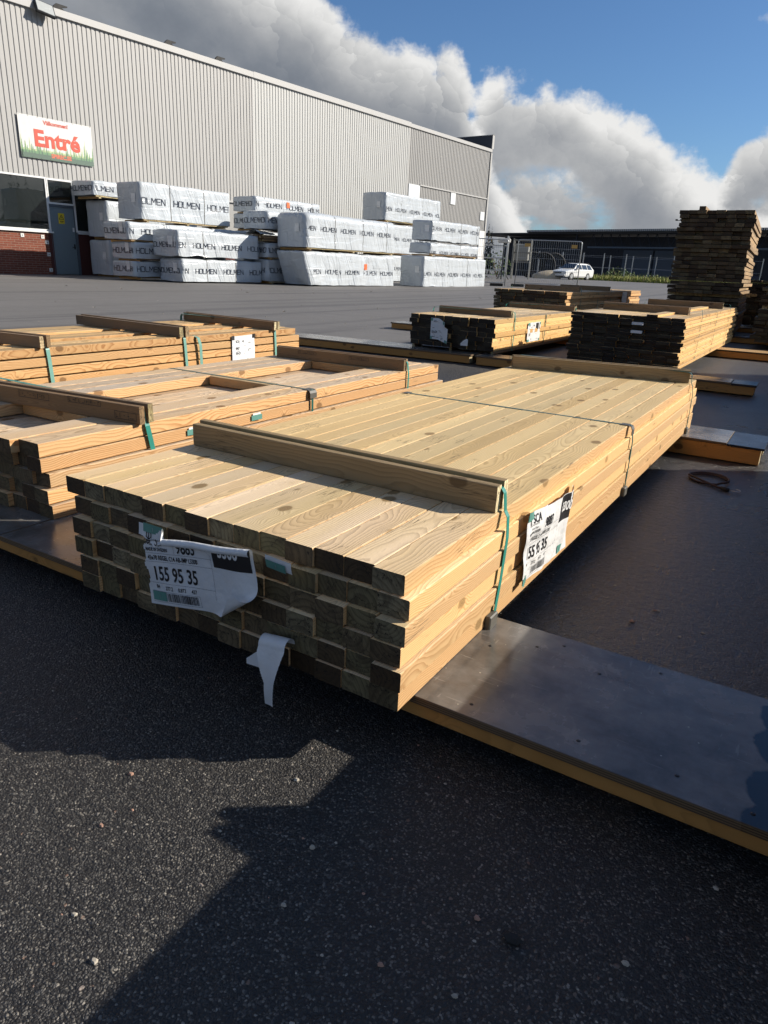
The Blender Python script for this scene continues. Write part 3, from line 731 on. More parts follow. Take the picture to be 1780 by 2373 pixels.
# ---- bundle B: weathered, with a gap in its top layer
bx = -1.425; bw = .945; bz = .0494
broot = thing('timber_bundle', 'grey weathered timber bundle with a rectangular gap in its top layer', 'timber bundle', (bx - bw / 2, .2, ZB), 0, 'strapped timber bundles in the yard')
R = random.Random(5)
rowxB = [.03, .022, .012, .0, .004]
for r in range(4):
    n = 13; w = bw / n
    for k in range(n):
        put_board(broot, bx + rowxB[r] - (k + .5) * w, .2 + R.uniform(-.012, .012) + (.01 if r else 0), ZB + r * bz, round(w * .97, 3), .045, 2.67 + (.03 if r < 3 else 0), W_GREY, R.uniform(-.001, .001))
for (xa, xb, y0, L) in ((bx, bx - .104, .2, 2.67), (bx - .108, bx - .222, .175, 2.68), (-2.05, -2.155, .19, 2.66), (-2.16, -2.26, .21, 2.66), (-2.265, -2.37, .2, 2.66)):
    put_board(broot, (xa + xb) / 2, y0, ZB + 4 * bz, round(xa - xb - .003, 3), .045, L, W_GREY, R.uniform(-.002, .002))
for yf in (.545, 1.545, 2.40):
    put_board(broot, bx - .228, yf + .03, ZB + 4 * bz + .002, .07, .043, .385, W_TAN, PI / 2 + .01, 'filler_board')
ztB = ZB + 4 * bz + .045
bat1 = batten(broot, -2.50, .452, -1.405, .572, ztB + .001, W_BATD, h=.064, t=.024, gap=.018)
bat2 = batten(broot, -2.31, 2.385, -1.43, 2.446, ztB + .001, W_BATD, h=.062, t=.02, gap=.006)
side_strap(broot, bx - bw, bx, .612, ztB, ZB, raise_=.056, dyb=.05, inr=.02, width=.02)
side_strap(broot, bx - bw, bx, 1.575, ztB, ZB, raise_=0, inr=.02, mat=STRAPD, width=.014)
side_strap(broot, bx - bw, bx, 2.48, ztB, ZB, raise_=.054, inr=.02, width=.014)
clip(broot, bx + .002, 1.575, ztB, 1, w=.05, L=.036)
for (y_, z_) in ((.80, ZB + 3 * bz + .014), (1.16, ZB + 3 * bz + .014)):
    def f_tp(u, v, off, y_=y_, z_=z_): return Vector((bx + .0035 + off + (.006 * u / .05), y_ + u, z_ + v + u * .04))
    tp = Sheet(f_tp, broot); mb = MB(); tp.rect(mb, 0, 0, .058, .022, .001); mb.build('tape', TAPE, broot, fix=False)
    mb = MB(); tp.rect(mb, .008, .018, .05, .030, .0004); mb.build('label', PAPER, broot, fix=False)
# ink stamps on the face of the near and far battens
def stamp(root, p0, p1, z0, hh, L0, L1, seed):
    d = Vector((p1[0] - p0[0], p1[1] - p0[1], 0)); L = d.length; d.normalize(); nrm = Vector((d.y, -d.x, 0))
    def f(u, v, off): q = Vector((p0[0], p0[1], 0)) + d * u + nrm * (.0012 + off); return Vector((q.x, q.y, z0 + v))
    s_ = Sheet(f, root.parent); mb = MB(); RR = random.Random(seed)
    for (a, b_, c, e) in ((L0, 0, L1, .0018), (L0, hh, L1, hh + .0018), (L0, 0, L0 + .0018, hh), (L1, 0, L1 + .0018, hh), (L0 + (L1 - L0) * .64, 0, L0 + (L1 - L0) * .64 + .0014, hh)): s_.rect(mb, a, b_, c, e, 0.0, 1)
    u = L0 + .006
    while u < L1 - .008:
        for k in range(RR.choice((1, 2, 2, 3))):
            if RR.random() < .5: s_.rect(mb, u, hh * .2, u + .0022, hh * .8, 0.0, 1)
            else: v = hh * RR.choice((.2, .48, .72)); s_.rect(mb, u, v, u + .008, v + .0022, 0.0, 1)
        u += RR.choice((.009, .011, .012, .018))
    absorb(root, mb, INK)
stamp(bat1[0], (-2.50, .452), (-1.405, .572), ztB + .012, .026, .985, 1.085, 1)
stamp(bat1[0], (-2.50, .452), (-1.405, .572), ztB + .034, .024, .50, .66, 2)
stamp(bat1[0], (-2.50, .452), (-1.405, .572), ztB + .044, .020, .76, .92, 3)
stamp(bat2[0], (-2.31, 2.385), (-1.43, 2.446), ztB + .036, .016, .16, .29, 4)
stamp(bat2[0], (-2.31, 2.385), (-1.43, 2.446), ztB + .034, .016, .52, .65, 5)

# ---- bundle C: back left
cx, cw, cp = -2.99, .99, .0535
croot = thing('timber_bundle', 'tan timber bundle at far left with a white sheet on its side', 'timber bundle', (cx - cw / 2, -.8, ZB), 0, 'strapped timber bundles in the yard')
R = random.Random(8)
for r in range(6):
    widths = [.1] * 9
    for k in range(9 if r < 5 else 9):
        if r == 5 and k in (2, 5): continue
        put_board(croot, cx - .05 - k * .11 + R.uniform(-.003, .003), -.8 + R.uniform(-.02, .02) + (.04 if r in (3, 4) else -.02 if r == 5 else 0), ZB + r * cp, .1, .045, 4.24, W_TAN, R.uniform(-.001, .001))
ztC = ZB + 5 * cp + .045
st0 = MB().box(-.47, .475, 0, .03, -.0083, .0003).build('spacer_stick', W_BATD, croot)
for i, (r, yy) in enumerate([(r, yy) for r in range(1, 6) for yy in (.35, 1.21, 2.1, 3.0)]):
    o = st0 if i == 0 else st0.copy()
    if i: COL.objects.link(o); o.parent = croot
    o.location = (0, yy + .8, r * cp)
batten(croot, -4.05, 1.10, -2.965, 1.235, ztC + .001, W_BATD, h=.062, t=.024, gap=.02)
batten(croot, -4.06, 2.24, -2.97, 2.21, ztC + .001, W_BATD, h=.064, t=.03, gap=.02)
batten(croot, -3.98, 3.19, -2.955, 3.125, ztC + .001, W_BATD, h=.06, t=.024, gap=.012)
for y_ in (1.285, 2.26, 3.165): side_strap(croot, cx - cw, cx, y_, ztC, ZB, raise_=.05, inr=0, dyb=.02, width=.022, mat=STRAPL)
strap(croot, [(cx - .01, 2.36, ztC + .002), (cx + .02, 2.37, ztC - .01), (cx + .024, 2.385, ztC - .06), (cx + .012, 2.40, ZB)], .024, STRAPL)
def small_label(root, f, w, h, lines, seed=1, tapes=True, mark=None):
    s_ = Sheet(f, root); o = s_.grid('label', w, h, PAPER, None, 12, 10); ink = MB(); RR = random.Random(seed)
    for (t, x, y, sz, sx) in lines: s_.text(ink, t, x * w, y * h, sz * h, sx, .0004, .0015)
    for k in range(16):
        x = RR.uniform(.05, .75) * w; y = RR.uniform(.05, .9) * h; s_.rect(ink, x, y, x + RR.uniform(.04, .14) * w, y + .012 * h, .0014, 1)
    if mark: s_.rect(ink, mark[0] * w, mark[1] * h, mark[2] * w, mark[3] * h, .0014, 2)
    finish_print(ink, 'printing', INK, o)
    if tapes:
        mb = MB()
        for (x, y) in ((0, .86), (.86, .86), (0, 0), (.86, 0)): s_.rect(mb, x * w, y * h, (x + .13) * w, (y + .13) * h, .0022, 1)
        mb.build('tape', TAPE, o, fix=False)
    return o
def f_c(u, v, off): return Vector((cx + .008 + off + .006 * math.sin(u * 18) + .004 * noise.noise(Vector((u * 14, v * 14, 1))), 2.70 + u, .175 + v + .015 * u))
oc = small_label(croot, f_c, .24, .215, [('SCA', .14, .78, .12, .8), ('45', .42, .78, .1, .8), ('997', .14, .55, .13, .8), ('H-O', .14, .4, .13, .8), ('570 05', .12, .08, .15, .75), ('196.30', .66, .1, .12, .7)], 4, False)
mb = MB(); s_ = Sheet(f_c, croot); s_.rect(mb, -.005, .19, .022, .218, .002, 1); s_.rect(mb, .215, .19, .245, .218, .002, 1); s_.rect(mb, 0, -.004, .02, .014, .002, 1); mb.build('tape', BLACKM, oc, fix=False)

# ---- bundle D: centre, with torn label on the end
D = bundle('mid-yard timber bundle with torn white sheet on its dark end', 'timber_bundle', 'timber bundle',
           -3.235, -2.262, 5.70, 3.28, .128, 7, .045, 10, .044, W_YEL, jy=.03, jx=.006, group='strapped timber bundles in the yard', rowy=[.0, .01, -.01, .0, .02, 0, .0])
put_board(D, -2.275, 5.72, .1, .028, .028, 3.2, W_BATD, 0, 'runner')
put_board(D, -2.75, 5.72, .1, .028, .028, 3.2, W_BATD, 0, 'runner')
put_board(D, -3.2, 5.72, .1, .028, .028, 3.2, W_BATD, 0, 'runner')
ztD = .128 + 6 * .045 + .044
batten(D, -3.2, 6.28, -2.29, 6.18, ztD + .001, W_BATD, h=.066, t=.024, pair=True, gap=.01)
batten(D, -3.22, 8.42, -2.27, 8.32, ztD + .001, W_BATD, h=.066, t=.024, pair=True, gap=.01)
for y_, rs in ((6.215, .055), (7.2, 0), (8.36, .055)): side_strap(D, -3.235, -2.262, y_, ztD, .1, raise_=rs, mat=STRAPD if rs == 0 else STRAP, width=.02)
def f_d(u, v, off): return Vector((-2.965 + u + (.05 * max(0, u - .09) / .1 if v < .16 else 0), 5.668 - .012 - off - .5 * max(0, u - .10) ** 1.2, .20 + v - .45 * max(0, u - .09)))
small_label(D, f_d, .17, .215, [('SCA', .2, .82, .1, .8), ('106 654', .06, .3, .17, .55), ('36-20', .12, .1, .08, .8)], 9)
def f_d2(u, v, off): return Vector((-2.60 + u, 5.64 - off - .2 * u, .165 + v * (.4 + .6 * u / .1) + .03 * u))
Sheet(f_d2, D).grid('label', .09, .085, PAPER, lambda u, v: v < .085 - .3 * (u - .05) ** 2 * 30, 8, 8)
def f_d3(u, v, off): return Vector((-2.252 + .004 * math.sin(u * 40) + off, 6.62 + u, .165 + v))
small_label(D, f_d3, .42, .21, [('SCA', .08, .8, .1, .9), ('9852', .4, .8, .1, .9), ('SRAF', .08, .3, .2, .8), ('45', .3, .1, .1, .9)], 12, True, (.62, .62, .9, .95))

# ---- bundle E: thin boards, black end
E_ = bundle('tall bundle of many thin yellow boards with a nearly black end, right of centre', 'timber_bundle', 'timber bundle',
            -1.60, -.535, 6.03, 4.2, ZB, 15, .0308, 9, .0285, W_YEL, jy=.022, jx=.008, group='strapped timber bundles in the yard', dy_row=.02)
ztE = ZB + 14 * .0308 + .0275
put_board(E_, -.83, 6.0, ztE + .001, .1, .022, 4.1, W_YEL, .001)
batten(E_, -1.55, 6.98, -.66, 6.90, ztE + .001, W_BATD, h=.075, t=.03, pair=True, gap=.012)
batten(E_, -1.54, 9.2, -.62, 9.28, ztE + .001, W_BATD, h=.075, t=.03, pair=True, gap=.012)
for y_ in (6.95, 8.1, 9.3): side_strap(E_, -1.60, -.535, y_, ztE, ZB, raise_=0 if y_ == 8.1 else .06, inr=0, mat=STRAPD, width=.018)
mb = MB()
for x_, z_ in ((-.94, .495), (-.94, .42)): mb.box(x_ - .05 + 1.0675, x_ + .05 + 1.0675, -.09, -.06, z_ - ZB - .012, z_ - ZB + .012)
mb.build('label', PAPER, E_)

# ---- bundle F: behind D
F = bundle('long timber bundle with shadowed side and bright far end, behind the mid-yard one', 'timber_bundle', 'timber bundle',
           -3.85, -2.72, 9.35, 4.7, .16, 10, .05, 10, .045, W_TAN, jy=.02, jx=.006, group='strapped timber bundles in the yard', dy_row=.01)
ztF = .16 + 9 * .05 + .045
batten(F, -3.6, 9.95, -2.74, 10.0, ztF + .001, W_BATD, h=.07, t=.03, gap=.012)
batten(F, -3.6, 11.7, -2.74, 11.75, ztF + .001, W_BATD, h=.07, t=.03, gap=.012)
for y_ in (10.04, 11.0, 11.79, 12.8): side_strap(F, -3.85, -2.72, y_, ztF, .12, raise_=.05 if y_ in (10.04, 11.79) else 0, mat=STRAPD, width=.02)
def f_f(u, v, off): return Vector((-2.70 + off, 12.55 + u, .44 + v))
small_label(F, f_f, .34, .2, [('SCA', .1, .7, .2, .8)], 3, False)

# ---- tall stacks at the right
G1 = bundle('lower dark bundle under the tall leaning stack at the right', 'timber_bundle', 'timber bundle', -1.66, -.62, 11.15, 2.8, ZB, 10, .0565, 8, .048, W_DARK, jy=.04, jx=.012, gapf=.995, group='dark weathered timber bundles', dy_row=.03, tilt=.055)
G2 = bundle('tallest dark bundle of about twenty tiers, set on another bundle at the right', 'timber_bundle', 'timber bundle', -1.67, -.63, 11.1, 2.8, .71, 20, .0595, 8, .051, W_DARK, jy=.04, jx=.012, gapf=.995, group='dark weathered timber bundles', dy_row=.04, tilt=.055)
put_board(G2, -1.36, 11.05, .71 + 20 * .0595 - .006, .09, .05, 2.8, W_DARK, .055)
mb = MB()
for y_ in (11.3, 12.4, 13.6): mb.box(-.55, .55, y_ - 11.1, y_ - 11.1 + .08, -.045, 0)
mb.build('bearer', W_BATD, G2)
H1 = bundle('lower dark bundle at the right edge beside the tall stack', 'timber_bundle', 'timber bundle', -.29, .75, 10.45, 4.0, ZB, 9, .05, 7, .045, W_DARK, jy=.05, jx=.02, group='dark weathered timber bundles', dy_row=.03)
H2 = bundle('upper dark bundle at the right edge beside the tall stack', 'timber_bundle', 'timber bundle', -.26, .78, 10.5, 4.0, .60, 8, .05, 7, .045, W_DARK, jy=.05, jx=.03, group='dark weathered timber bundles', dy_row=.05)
mb = MB()
for y_ in (10.7, 12.4, 14.0): mb.box(-.53, .53, y_ - 10.5, y_ - 10.5 + .08, -.055, 0)
mb.build('bearer', W_BATD, H2)
H3 = bundle('added bundle darkening the gap between the tall stack and the right edge pile', 'timber_bundle', 'timber bundle', -1.0, .25, 14.9, 2.8, ZB, 17, .05, 8, .045, W_DARK, jy=.05, jx=.03, group='dark weathered timber bundles', dy_row=.04)  # put in so the gap reads as dark as shaded stuff there
# ---- neighbours just outside the right edge of the picture: they cast the long shadows on the asphalt
N1 = bundle('bundle standing to the right of the nearest one, just outside the picture', 'timber_bundle', 'timber bundle', .76, 1.70, -.15, 3.3, ZB, 9, .0458, 10, .045, W_MAIN, jy=.012, jx=.003, group='strapped timber bundles in the yard')
ztN = ZB + 8 * .0458 + .045
batten(N1, .768, .30, 1.70, .30, ztN + .001, W_BATT, h=.066, t=.024, gap=.017)
batten(N1, .77, 2.7, 1.70, 2.7, ztN + .001, W_BATT, h=.066, t=.024, gap=.017)
N2 = bundle('bundle farther back outside the right edge of the picture', 'timber_bundle', 'timber bundle', .50, 1.50, 4.25, 3.3, ZB, 12, .0458, 10, .045, W_MAIN, jy=.012, jx=.003, group='strapped timber bundles in the yard')

# ------------------------------------------------------------------ support beams on the ground
def beam(label, x0, x1, y0, y1, sheets, foot=.05, tz=.082, dx=0.0, rz=0.0, front=.006, name='support_beam'):
    root = thing(name, label, 'support beam', ((x0 + x1) / 2, y0, 0), rz, 'plywood topped support beams')
    cxm = (x0 + x1) / 2
    for (a, b_, m, zo) in sheets:
        MB().bbox(a - cxm, b_ - cxm, 0, y1 - y0, tz - zo, .0995 - zo, .0012).build('plywood_sheet', m, root)
    for yy in (front, y1 - y0 - .095 - front):
        o = bpy.data.objects.new('timber', board_mesh(.095, tz - foot - .001, x1 - x0 - .03, W_BEAM)); COL.objects.link(o); o.parent = root
        o.rotation_euler = (0, 0, PI / 2); o.location = ((x1 - x0) / 2 - .015, yy + .0475, foot)
    if foot > .01:
        mb = MB()
        for k in range(max(2, int((x1 - x0) / .9))):
            t = (k + .5) / max(2, int((x1 - x0) / .9)); X = -(x1 - x0) / 2 + t * (x1 - x0)
            mb.box(X - .4, X + .4, .11, y1 - y0 - .11, 0.001, foot)
        mb.build('foot_board', RUBBER, root)
    return root
b1 = beam('long beam topped with dark plywood crossing the foreground under the nearest bundle', -4.3, 1.3, .03, .440, [(-1.405, 1.3, PLY, 0), (-4.3, -1.412, PLY, 0)])
# plywood screws, chips
n = 8; r_ = .0042
vs = [(r_ * q * math.cos(2 * PI * k / n), r_ * q * math.sin(2 * PI * k / n), z) for (q, z) in ((1, 0), (.6, .001)) for k in range(n)]
scr = MB().add(vs, [(k, (k + 1) % n, n + (k + 1) % n, n + k) for k in range(n)] + [tuple(range(n, 2 * n))]).build('screw_head', BLACKM, b1)
for i, (x_, y_) in enumerate(((.06, .30), (.33, .08), (.50, .085), (.20, .40), (.41, .41), (.12, .07), (.62, .06), (.30, .33), (.15, .36))):
    o = scr if i == 0 else scr.copy()
    if i: COL.objects.link(o); o.parent = b1
    o.location = (x_ + 1.5, y_ - .03, .0998)
beam('beam under the far end of the nearest bundle with a black film board at its right end', -1.25, .425, 2.985, 3.36, [(-1.25, .243, PLY, 0), (.245, .425, FILM, .004)], foot=.004, tz=.088)
beam('rear support beam hidden under the grey bundle with the gap', -2.5, -1.35, 2.3, 2.6, [(-2.5, -1.35, PLY, 0)])
beam('rear support beam under the tan bundle at the left', -4.3, -2.8, 2.85, 3.2, [(-4.3, -2.8, PLY, 0)])
beam('long grey topped beam running left from the mid-yard bundle', -5.0, -2.41, 5.45, 5.86, [(-5.0, -2.41, PLY, 0)], rz=.04, foot=.012)
beam('beam under the black-ended bundle with a torn board at its right end', -2.36, .18, 5.52, 5.80, [(-2.36, -.02, PLY, 0), (-.015, .18, FILM, .004)], rz=.02, foot=.01)
beam('beam under the far end of the thin-board bundle reaching the right edge', -2.0, .9, 8.72, 9.08, [(-2.0, .9, W_TAN, 0)], rz=.02, foot=.01)
beam('short beam end showing behind the mid-yard bundle on its left', -5.12, -2.3, 8.42, 8.8, [(-5.12, -2.3, PLY, 0)], foot=.012)
beam('beam under the near end of the shadowed long bundle', -4.0, -2.6, 9.5, 9.8, [(-4.0, -2.6, PLY, -.015)], foot=.012)
beam('beam under the far end of the shadowed long bundle', -4.0, -2.6, 13.2, 13.5, [(-4.0, -2.6, PLY, -.015)], foot=.012)
beam('beam under the tall dark stacks near their front', -1.8, 1.0, 11.3, 11.6, [(-1.8, 1.0, PLY, 0)], foot=.012)
beam('beam under the tall dark stacks near their back', -1.8, 1.0, 14.0, 14.3, [(-1.8, 1.0, PLY, 0)], foot=.012)
beam('beam under the far end of the neighbouring bundle out of the picture', .72, 2.2, 2.6, 2.95, [(.72, 2.2, PLY, 0)])
beam('beam under the farther bundle out of the picture, front', .46, 1.8, 4.5, 4.8, [(.46, 1.8, PLY, 0)])
beam('beam under the farther bundle out of the picture, back', .46, 1.8, 6.9, 7.2, [(.46, 1.8, PLY, 0)])

# ---- bungee cord lying on the asphalt
bg = thing('bungee_cord', 'dark red elastic cord with a metal hook coiled on the wet asphalt at the right', 'bungee cord', (.235, 2.53, 0))
CORD = plain('dark_red_cord', (.035, .016, .013), .7, bmp=.002, bscale=300)
pts = []
for k in range(40):
    t = k / 39.0; a = math.radians(20 + 560 * t * .93); rr = 1 + .1 * t
    pts.append((.082 * rr * math.cos(a), .088 * rr * math.sin(a), .0065 + .006 * (t > .55)))
pts += [(.055, -.13, .008), (.078, -.14, .008)]
pts = [Vector(p) for p in pts]
MB().tube(pts, .0052, 8).build('cord', CORD, bg, smooth=True)
MB().tube([(.07, -.137, .009), (.105, -.15, .009)], .0085, 8).build('end_sleeve', RUBBER, bg, smooth=True)
MB().tube([(.105, -.15, .009), (.13, -.158, .009)] + [(.132 + .02 * math.sin(a_), -.14 - .02 * math.cos(a_), .010) for a_ in [k * PI / 6 for k in range(7)]], .0022, 6).build('hook', STEEL, bg, smooth=True)
# ------------------------------------------------------------------ warehouse frame (s along the wall, n out into the yard)
A0 = Vector((-26.88, 18.69, 0)); U = Vector((3.2, 34.3, 0)).normalized(); NN = Vector((U.y, -U.x, 0)); UANG = math.atan2(U.y, U.x)
def wpt(s, n, z=0.0): p = A0 + U * s + NN * n; p.z = z; return p
# local frame of things built along the wall: x = s, y = -n, z
wh = thing('warehouse', 'long warehouse clad in ribbed pale metal above a red brick base', 'warehouse', wpt(0, 0), UANG)
def ribs(s0, s1, z0, z1, pitch, depth, mat):
    vs = []; prof = []; s = s0
    while s < s1 - 1e-6:
        for f, d in ((0, 0), (.60, 0), (.68, depth), (.92, depth)):
            if s + f * pitch <= s1: prof.append((s + f * pitch, d))
        s += pitch
    prof.append((s1, 0)); mb = MB(); n = len(prof)
    for z in (z0, z1): vs += [(p[0], p[1], z) for p in prof]
    mb.add(vs, [(i, i + 1, n + i + 1, n + i) for i in range(n - 1)])
    return mb.build('cladding', mat, wh, fix=False)
ribs(-16, 10.2, 3.66, 9.36, .2, .026, CL_A); ribs(10.2, 23.75, 3.62, 9.36, .2, .026, CL_B)
ribs(23.75, 34.5, 0.2, 9.36, .2, .026, CL_C); ribs(10.2, 23.75, .2, 3.62, .2, .026, CL_B)
mb = MB(); mb.box(-16, 34.5, .06, 40, 0, 9.3); mb.build('wall_core', CL_C, wh)
for s_ in (10.2, 23.75): MB().box(s_ - .045, s_ + .045, -.012, .03, 3.66, 9.36).build('joint_trim', FASC, wh)
mb = MB(); mb.box(-16.1, 10.2, -.1, .5, 9.36, 9.6); mb.box(10.21, 23.74, -.1, .5, 9.36, 9.62); mb.box(23.75, 34.5, -.085, .5, 9.36, 9.57); mb.build('fascia', FASC, wh)
mb = MB(); mb.box(34.38, 34.56, -.07, 40, 0, 9.3); mb.build('corner_post', FASC, wh)
mb = MB(); mb.box(34.40, 34.62, -.06, 40, 9.58, 10.5); mb.build('gable_parapet', plain('dark_parapet', (.05, .055, .065), .6), wh)
mb = MB(); mb.box(34.36, 34.64, -.10, -.065, 9.58, 10.54); mb.box(34.36, 34.64, -.1, 40, 10.5, 10.54); mb.build('parapet_trim', FASC, wh)
mb = MB(); mb.box(-16, 34.38, .5, 40, 9.3, 9.34); mb.build('roof', plain('grey_roof', (.12, .12, .12), .8), wh)
for s_ in (.35, 5.4, 8.2):
    mb = MB(); mb.prism([(-.3, 9.6), (.3, 9.6), (.1, 9.72), (.34, 9.78), (.34, 9.82), (-.1, 9.82), (-.2, 9.74)], 'y', .05, .12, mat=Matrix.Translation((s_, 0, 0))); mb.build('roof_vent', RUBBER, wh)
mb = MB(); mb.box(-16, -1.01, -.03, .08, 0, 1.60); mb.build('brick_base', BRICK, wh)
mb = MB(); mb.box(-.955 + .0, -.90 - .08, -.06, .0, 0, 1.58); mb.box(-1.12, -1.0, -.05, -.03, 0, 1.55); mb.build('door_jamb', REDP, wh)
mb = MB(); mb.box(.16, 10.2, -.02, .08, 0, 1.62); mb.build('brick_base', REDP, wh)
mb = MB(); mb.box(-16, -.93, -.13, .02, 1.601, 1.66); mb.box(.15, 3.2, -.12, .02, 1.625, 1.68); mb.build('window_sill', WHITEP, wh)
for (a, b_, z0, z1) in ((-9.0, -1.06, 1.66, 3.60), (.16, 3.0, 1.69, 3.58), (-.94, .06, 2.70, 3.58)):
    fr = MB(); t = .075
    fr.box(a - t, a, -.06, .02, z0, z1); fr.box(b_, b_ + t, -.06, .02, z0, z1)
    fr.box(a - t, b_ + t, -.065, .02, z1, z1 + .06); fr.box(a - t, b_ + t, -.065, .02, z0, z0 + .07)
    if b_ - a > 4: fr.box((a + b_) / 2 - .04, (a + b_) / 2 + .04, -.055, .02, z0 + .07, z1)
    f_ = fr.build('window', WHITEP, wh)
    MB().box(a, b_, -.02, .03, z0 + .07, z1).build('pane', GLASS, f_)
mb = MB(); mb.bbox(-.965, .05, -.028, .03, .02, 2.59, .006); dr = mb.build('door', DOORM, wh)
mb = MB(); mb.box(-.06, .01, -.06, -.03, 1.70, 1.86); mb.build('lock_plate', WHITEP, dr)
mb = MB(); mb.tube([(-.03, -.03, 1.1), (-.03, -.09, 1.1), (-.16, -.09, 1.1)], .013, 6); mb.box(-.055, 0, -.036, -.028, 1.02, 1.22); mb.build('handle', BLACKM, dr)
mb = MB(); mb.box(-1.0, -.968, -.05, .02, 0, 2.63); mb.box(.052, .16, -.05, .02, 0, 3.6); mb.box(-1.0, .1, -.05, .02, 2.6, 2.70); mb.build('door_frame', plain('dark_blue_grey_frame', (.09, .115, .14), .5), wh)
for (s_, z_) in ((-2.2, 1.46), (-1.38, 1.44), (-1.22, 1.24), (-1.2, .78), (-1.18, .18)):
    o = MB().bbox(s_ - .07, s_ + .07, -.055, -.03, z_ - .07, z_ + .07, .006).build('wall_plate', WHITEP, wh)
    MB().box(s_ - .014, s_ + .014, -.066, -.055, z_ - .014, z_ + .014).build('bolt', BLACKM, o)
PGP = plain('pale_grey_panel', (.62, .65, .66), .5, var=.04)
for (a, b_, z0, z1) in ((23.85, 25.15, 4.7, 6.09), (29.1, 29.75, 5.3, 6.06), (33.5, 34.1, 4.55, 5.15)): MB().box(a, b_, -.06, .0, z0, z1).build('blanking_panel', PGP, wh)
mb = MB(); mb.box(33.6, 34.36, -.065, 0, .2, 3.8); mb.build('white_door', WHITEP, wh)
mb = MB(); mb.box(25.15, 34.3, -.075, -.0, 6.08, 6.16); mb.build('drip_rail', FASC, wh)
mb = MB(); mb.box(-16, 10.2, -.05, .06, 3.59, 3.665); mb.build('drip_rail', FASC, wh)

LINEP = plain('worn_white_paint', (.36, .35, .33), .8, var=.35, scale=2.0)
for (a, b_, n_) in ((-9.0, -1.6, 1.9), (-1.9, 1.4, 3.6), (-9.0, -2.6, 4.3)):
    mb = MB(); q = [wpt(a, n_, .004), wpt(b_, n_, .004), wpt(b_, n_ + .22, .004), wpt(a, n_ + .22, .004)]
    tag(mb.add(q, [(0, 1, 2, 3)]).build('painted_line', LINEP), kind='structure')

# floodlight hung from the fascia
fl_ = thing('floodlight', 'square black floodlight on the top edge of the warehouse wall', 'floodlight', wpt(-.42, .25, 9.42), UANG)
tm = Matrix.Rotation(math.radians(-32), 4, 'X') @ Matrix.Rotation(math.radians(8), 4, 'Y')
MB().bbox(-.36, .36, -.05, .07, -.27, .27, .02, mat=tm).build('housing', BLACKM, fl_)
MB().box(-.31, .31, -.058, -.051, -.22, .22, mat=tm).build('lens', plain('frosted_lens', (.42, .44, .43), .25), fl_)
MB().tube([(-.3, .02, .0), (-.3, .2, .12), (.3, .2, .12), (.3, .02, 0)], .018, 6).build('bracket', BLACKM, fl_)

# banner
SIGNW = plain('white_banner', (.60, .60, .58), .5, var=.05, bmp=.01, bscale=4)
RED = plain('red_print', (.52, .055, .022), .5, var=.06); GR = [plain('pale_green_print', (.40, .47, .26), .6), plain('mid_green_print', (.14, .27, .14), .6), plain('dark_green_print', (.085, .14, .105), .6)]
bn = thing('welcome_banner', 'white welcome banner with red lettering and a printed green forest', 'banner', wpt(-1.86, .06, 4.29), UANG)
BW, BH = 3.02, 1.48
bpan = MB().bbox(0, BW, -.012, .012, 0, BH, .004).build('panel', SIGNW, bn)
R = random.Random(21)
for li, (mat, hmax, n, off, base) in enumerate(((GR[0], .78, 22, -.0135, .02), (GR[1], .62, 26, -.015, .02), (GR[2], .42, 24, -.0165, .02))):
    mb = MB(); vs = []
    for k in range(n):
        x = BW * (k + .5) / n + R.uniform(-.04, .04); h = hmax * R.uniform(.55, 1.05) * (1.15 if (x < .8 or x > 2.5) else .85); w_ = R.uniform(.05, .085)
        pts = [(x, h)]; m_ = 6
        for j in range(1, m_ + 1):
            yy = h - h * j / m_ * .95; ww = w_ * j / m_; pts += [(x + ww, yy + .01), (x + ww * .62, yy + .012)]
        L = [(2 * x - p[0], p[1]) for p in pts[1:]][::-1]
        poly = [(min(BW - .004, max(.004, p[0])), max(.004, p[1])) for p in pts + [(x + .02, base), (x - .02, base)] + L]
        mb.add([(p[0], off - k * .00003, p[1]) for p in poly], [tuple(range(len(poly)))])
    mb.add([(0.003, off, .003), (BW - .003, off, .003), (BW - .003, off, hmax * .42), (0.003, off, hmax * .42)], [(0, 1, 2, 3)])
    absorb(bpan, mb, mat)
def sign_text(root, t, x, z, size, mat, y=-.019, sx=1.0, bold=0.0, align='CENTER', name='lettering'):
    vs, fs = text_mesh(t, size, sx, bold, align)
    return absorb(root, MB().add([(x + v[0], y, z + v[1]) for v in vs], fs), mat)
sign_text(bpan, 'Välkommen!', 1.50, 1.24, .20, RED, bold=.006)
sign_text(bpan, 'Entré', 1.50, .46, .80, RED, bold=.03, sx=1.08)
sign_text(bpan, 'SPIREC.SE', 1.62, .10, .20, plain('salmon_print', (.60, .12, .06), .5), bold=.008)
mb = MB()
for k in range(9):
    for z_ in (.03, BH - .03): mb.box(.05 + k * (BW - .1) / 8 - .008, .05 + k * (BW - .1) / 8 + .008, -.022, -.012, z_ - .008, z_ + .008)
absorb(bpan, mb, BLACKM)
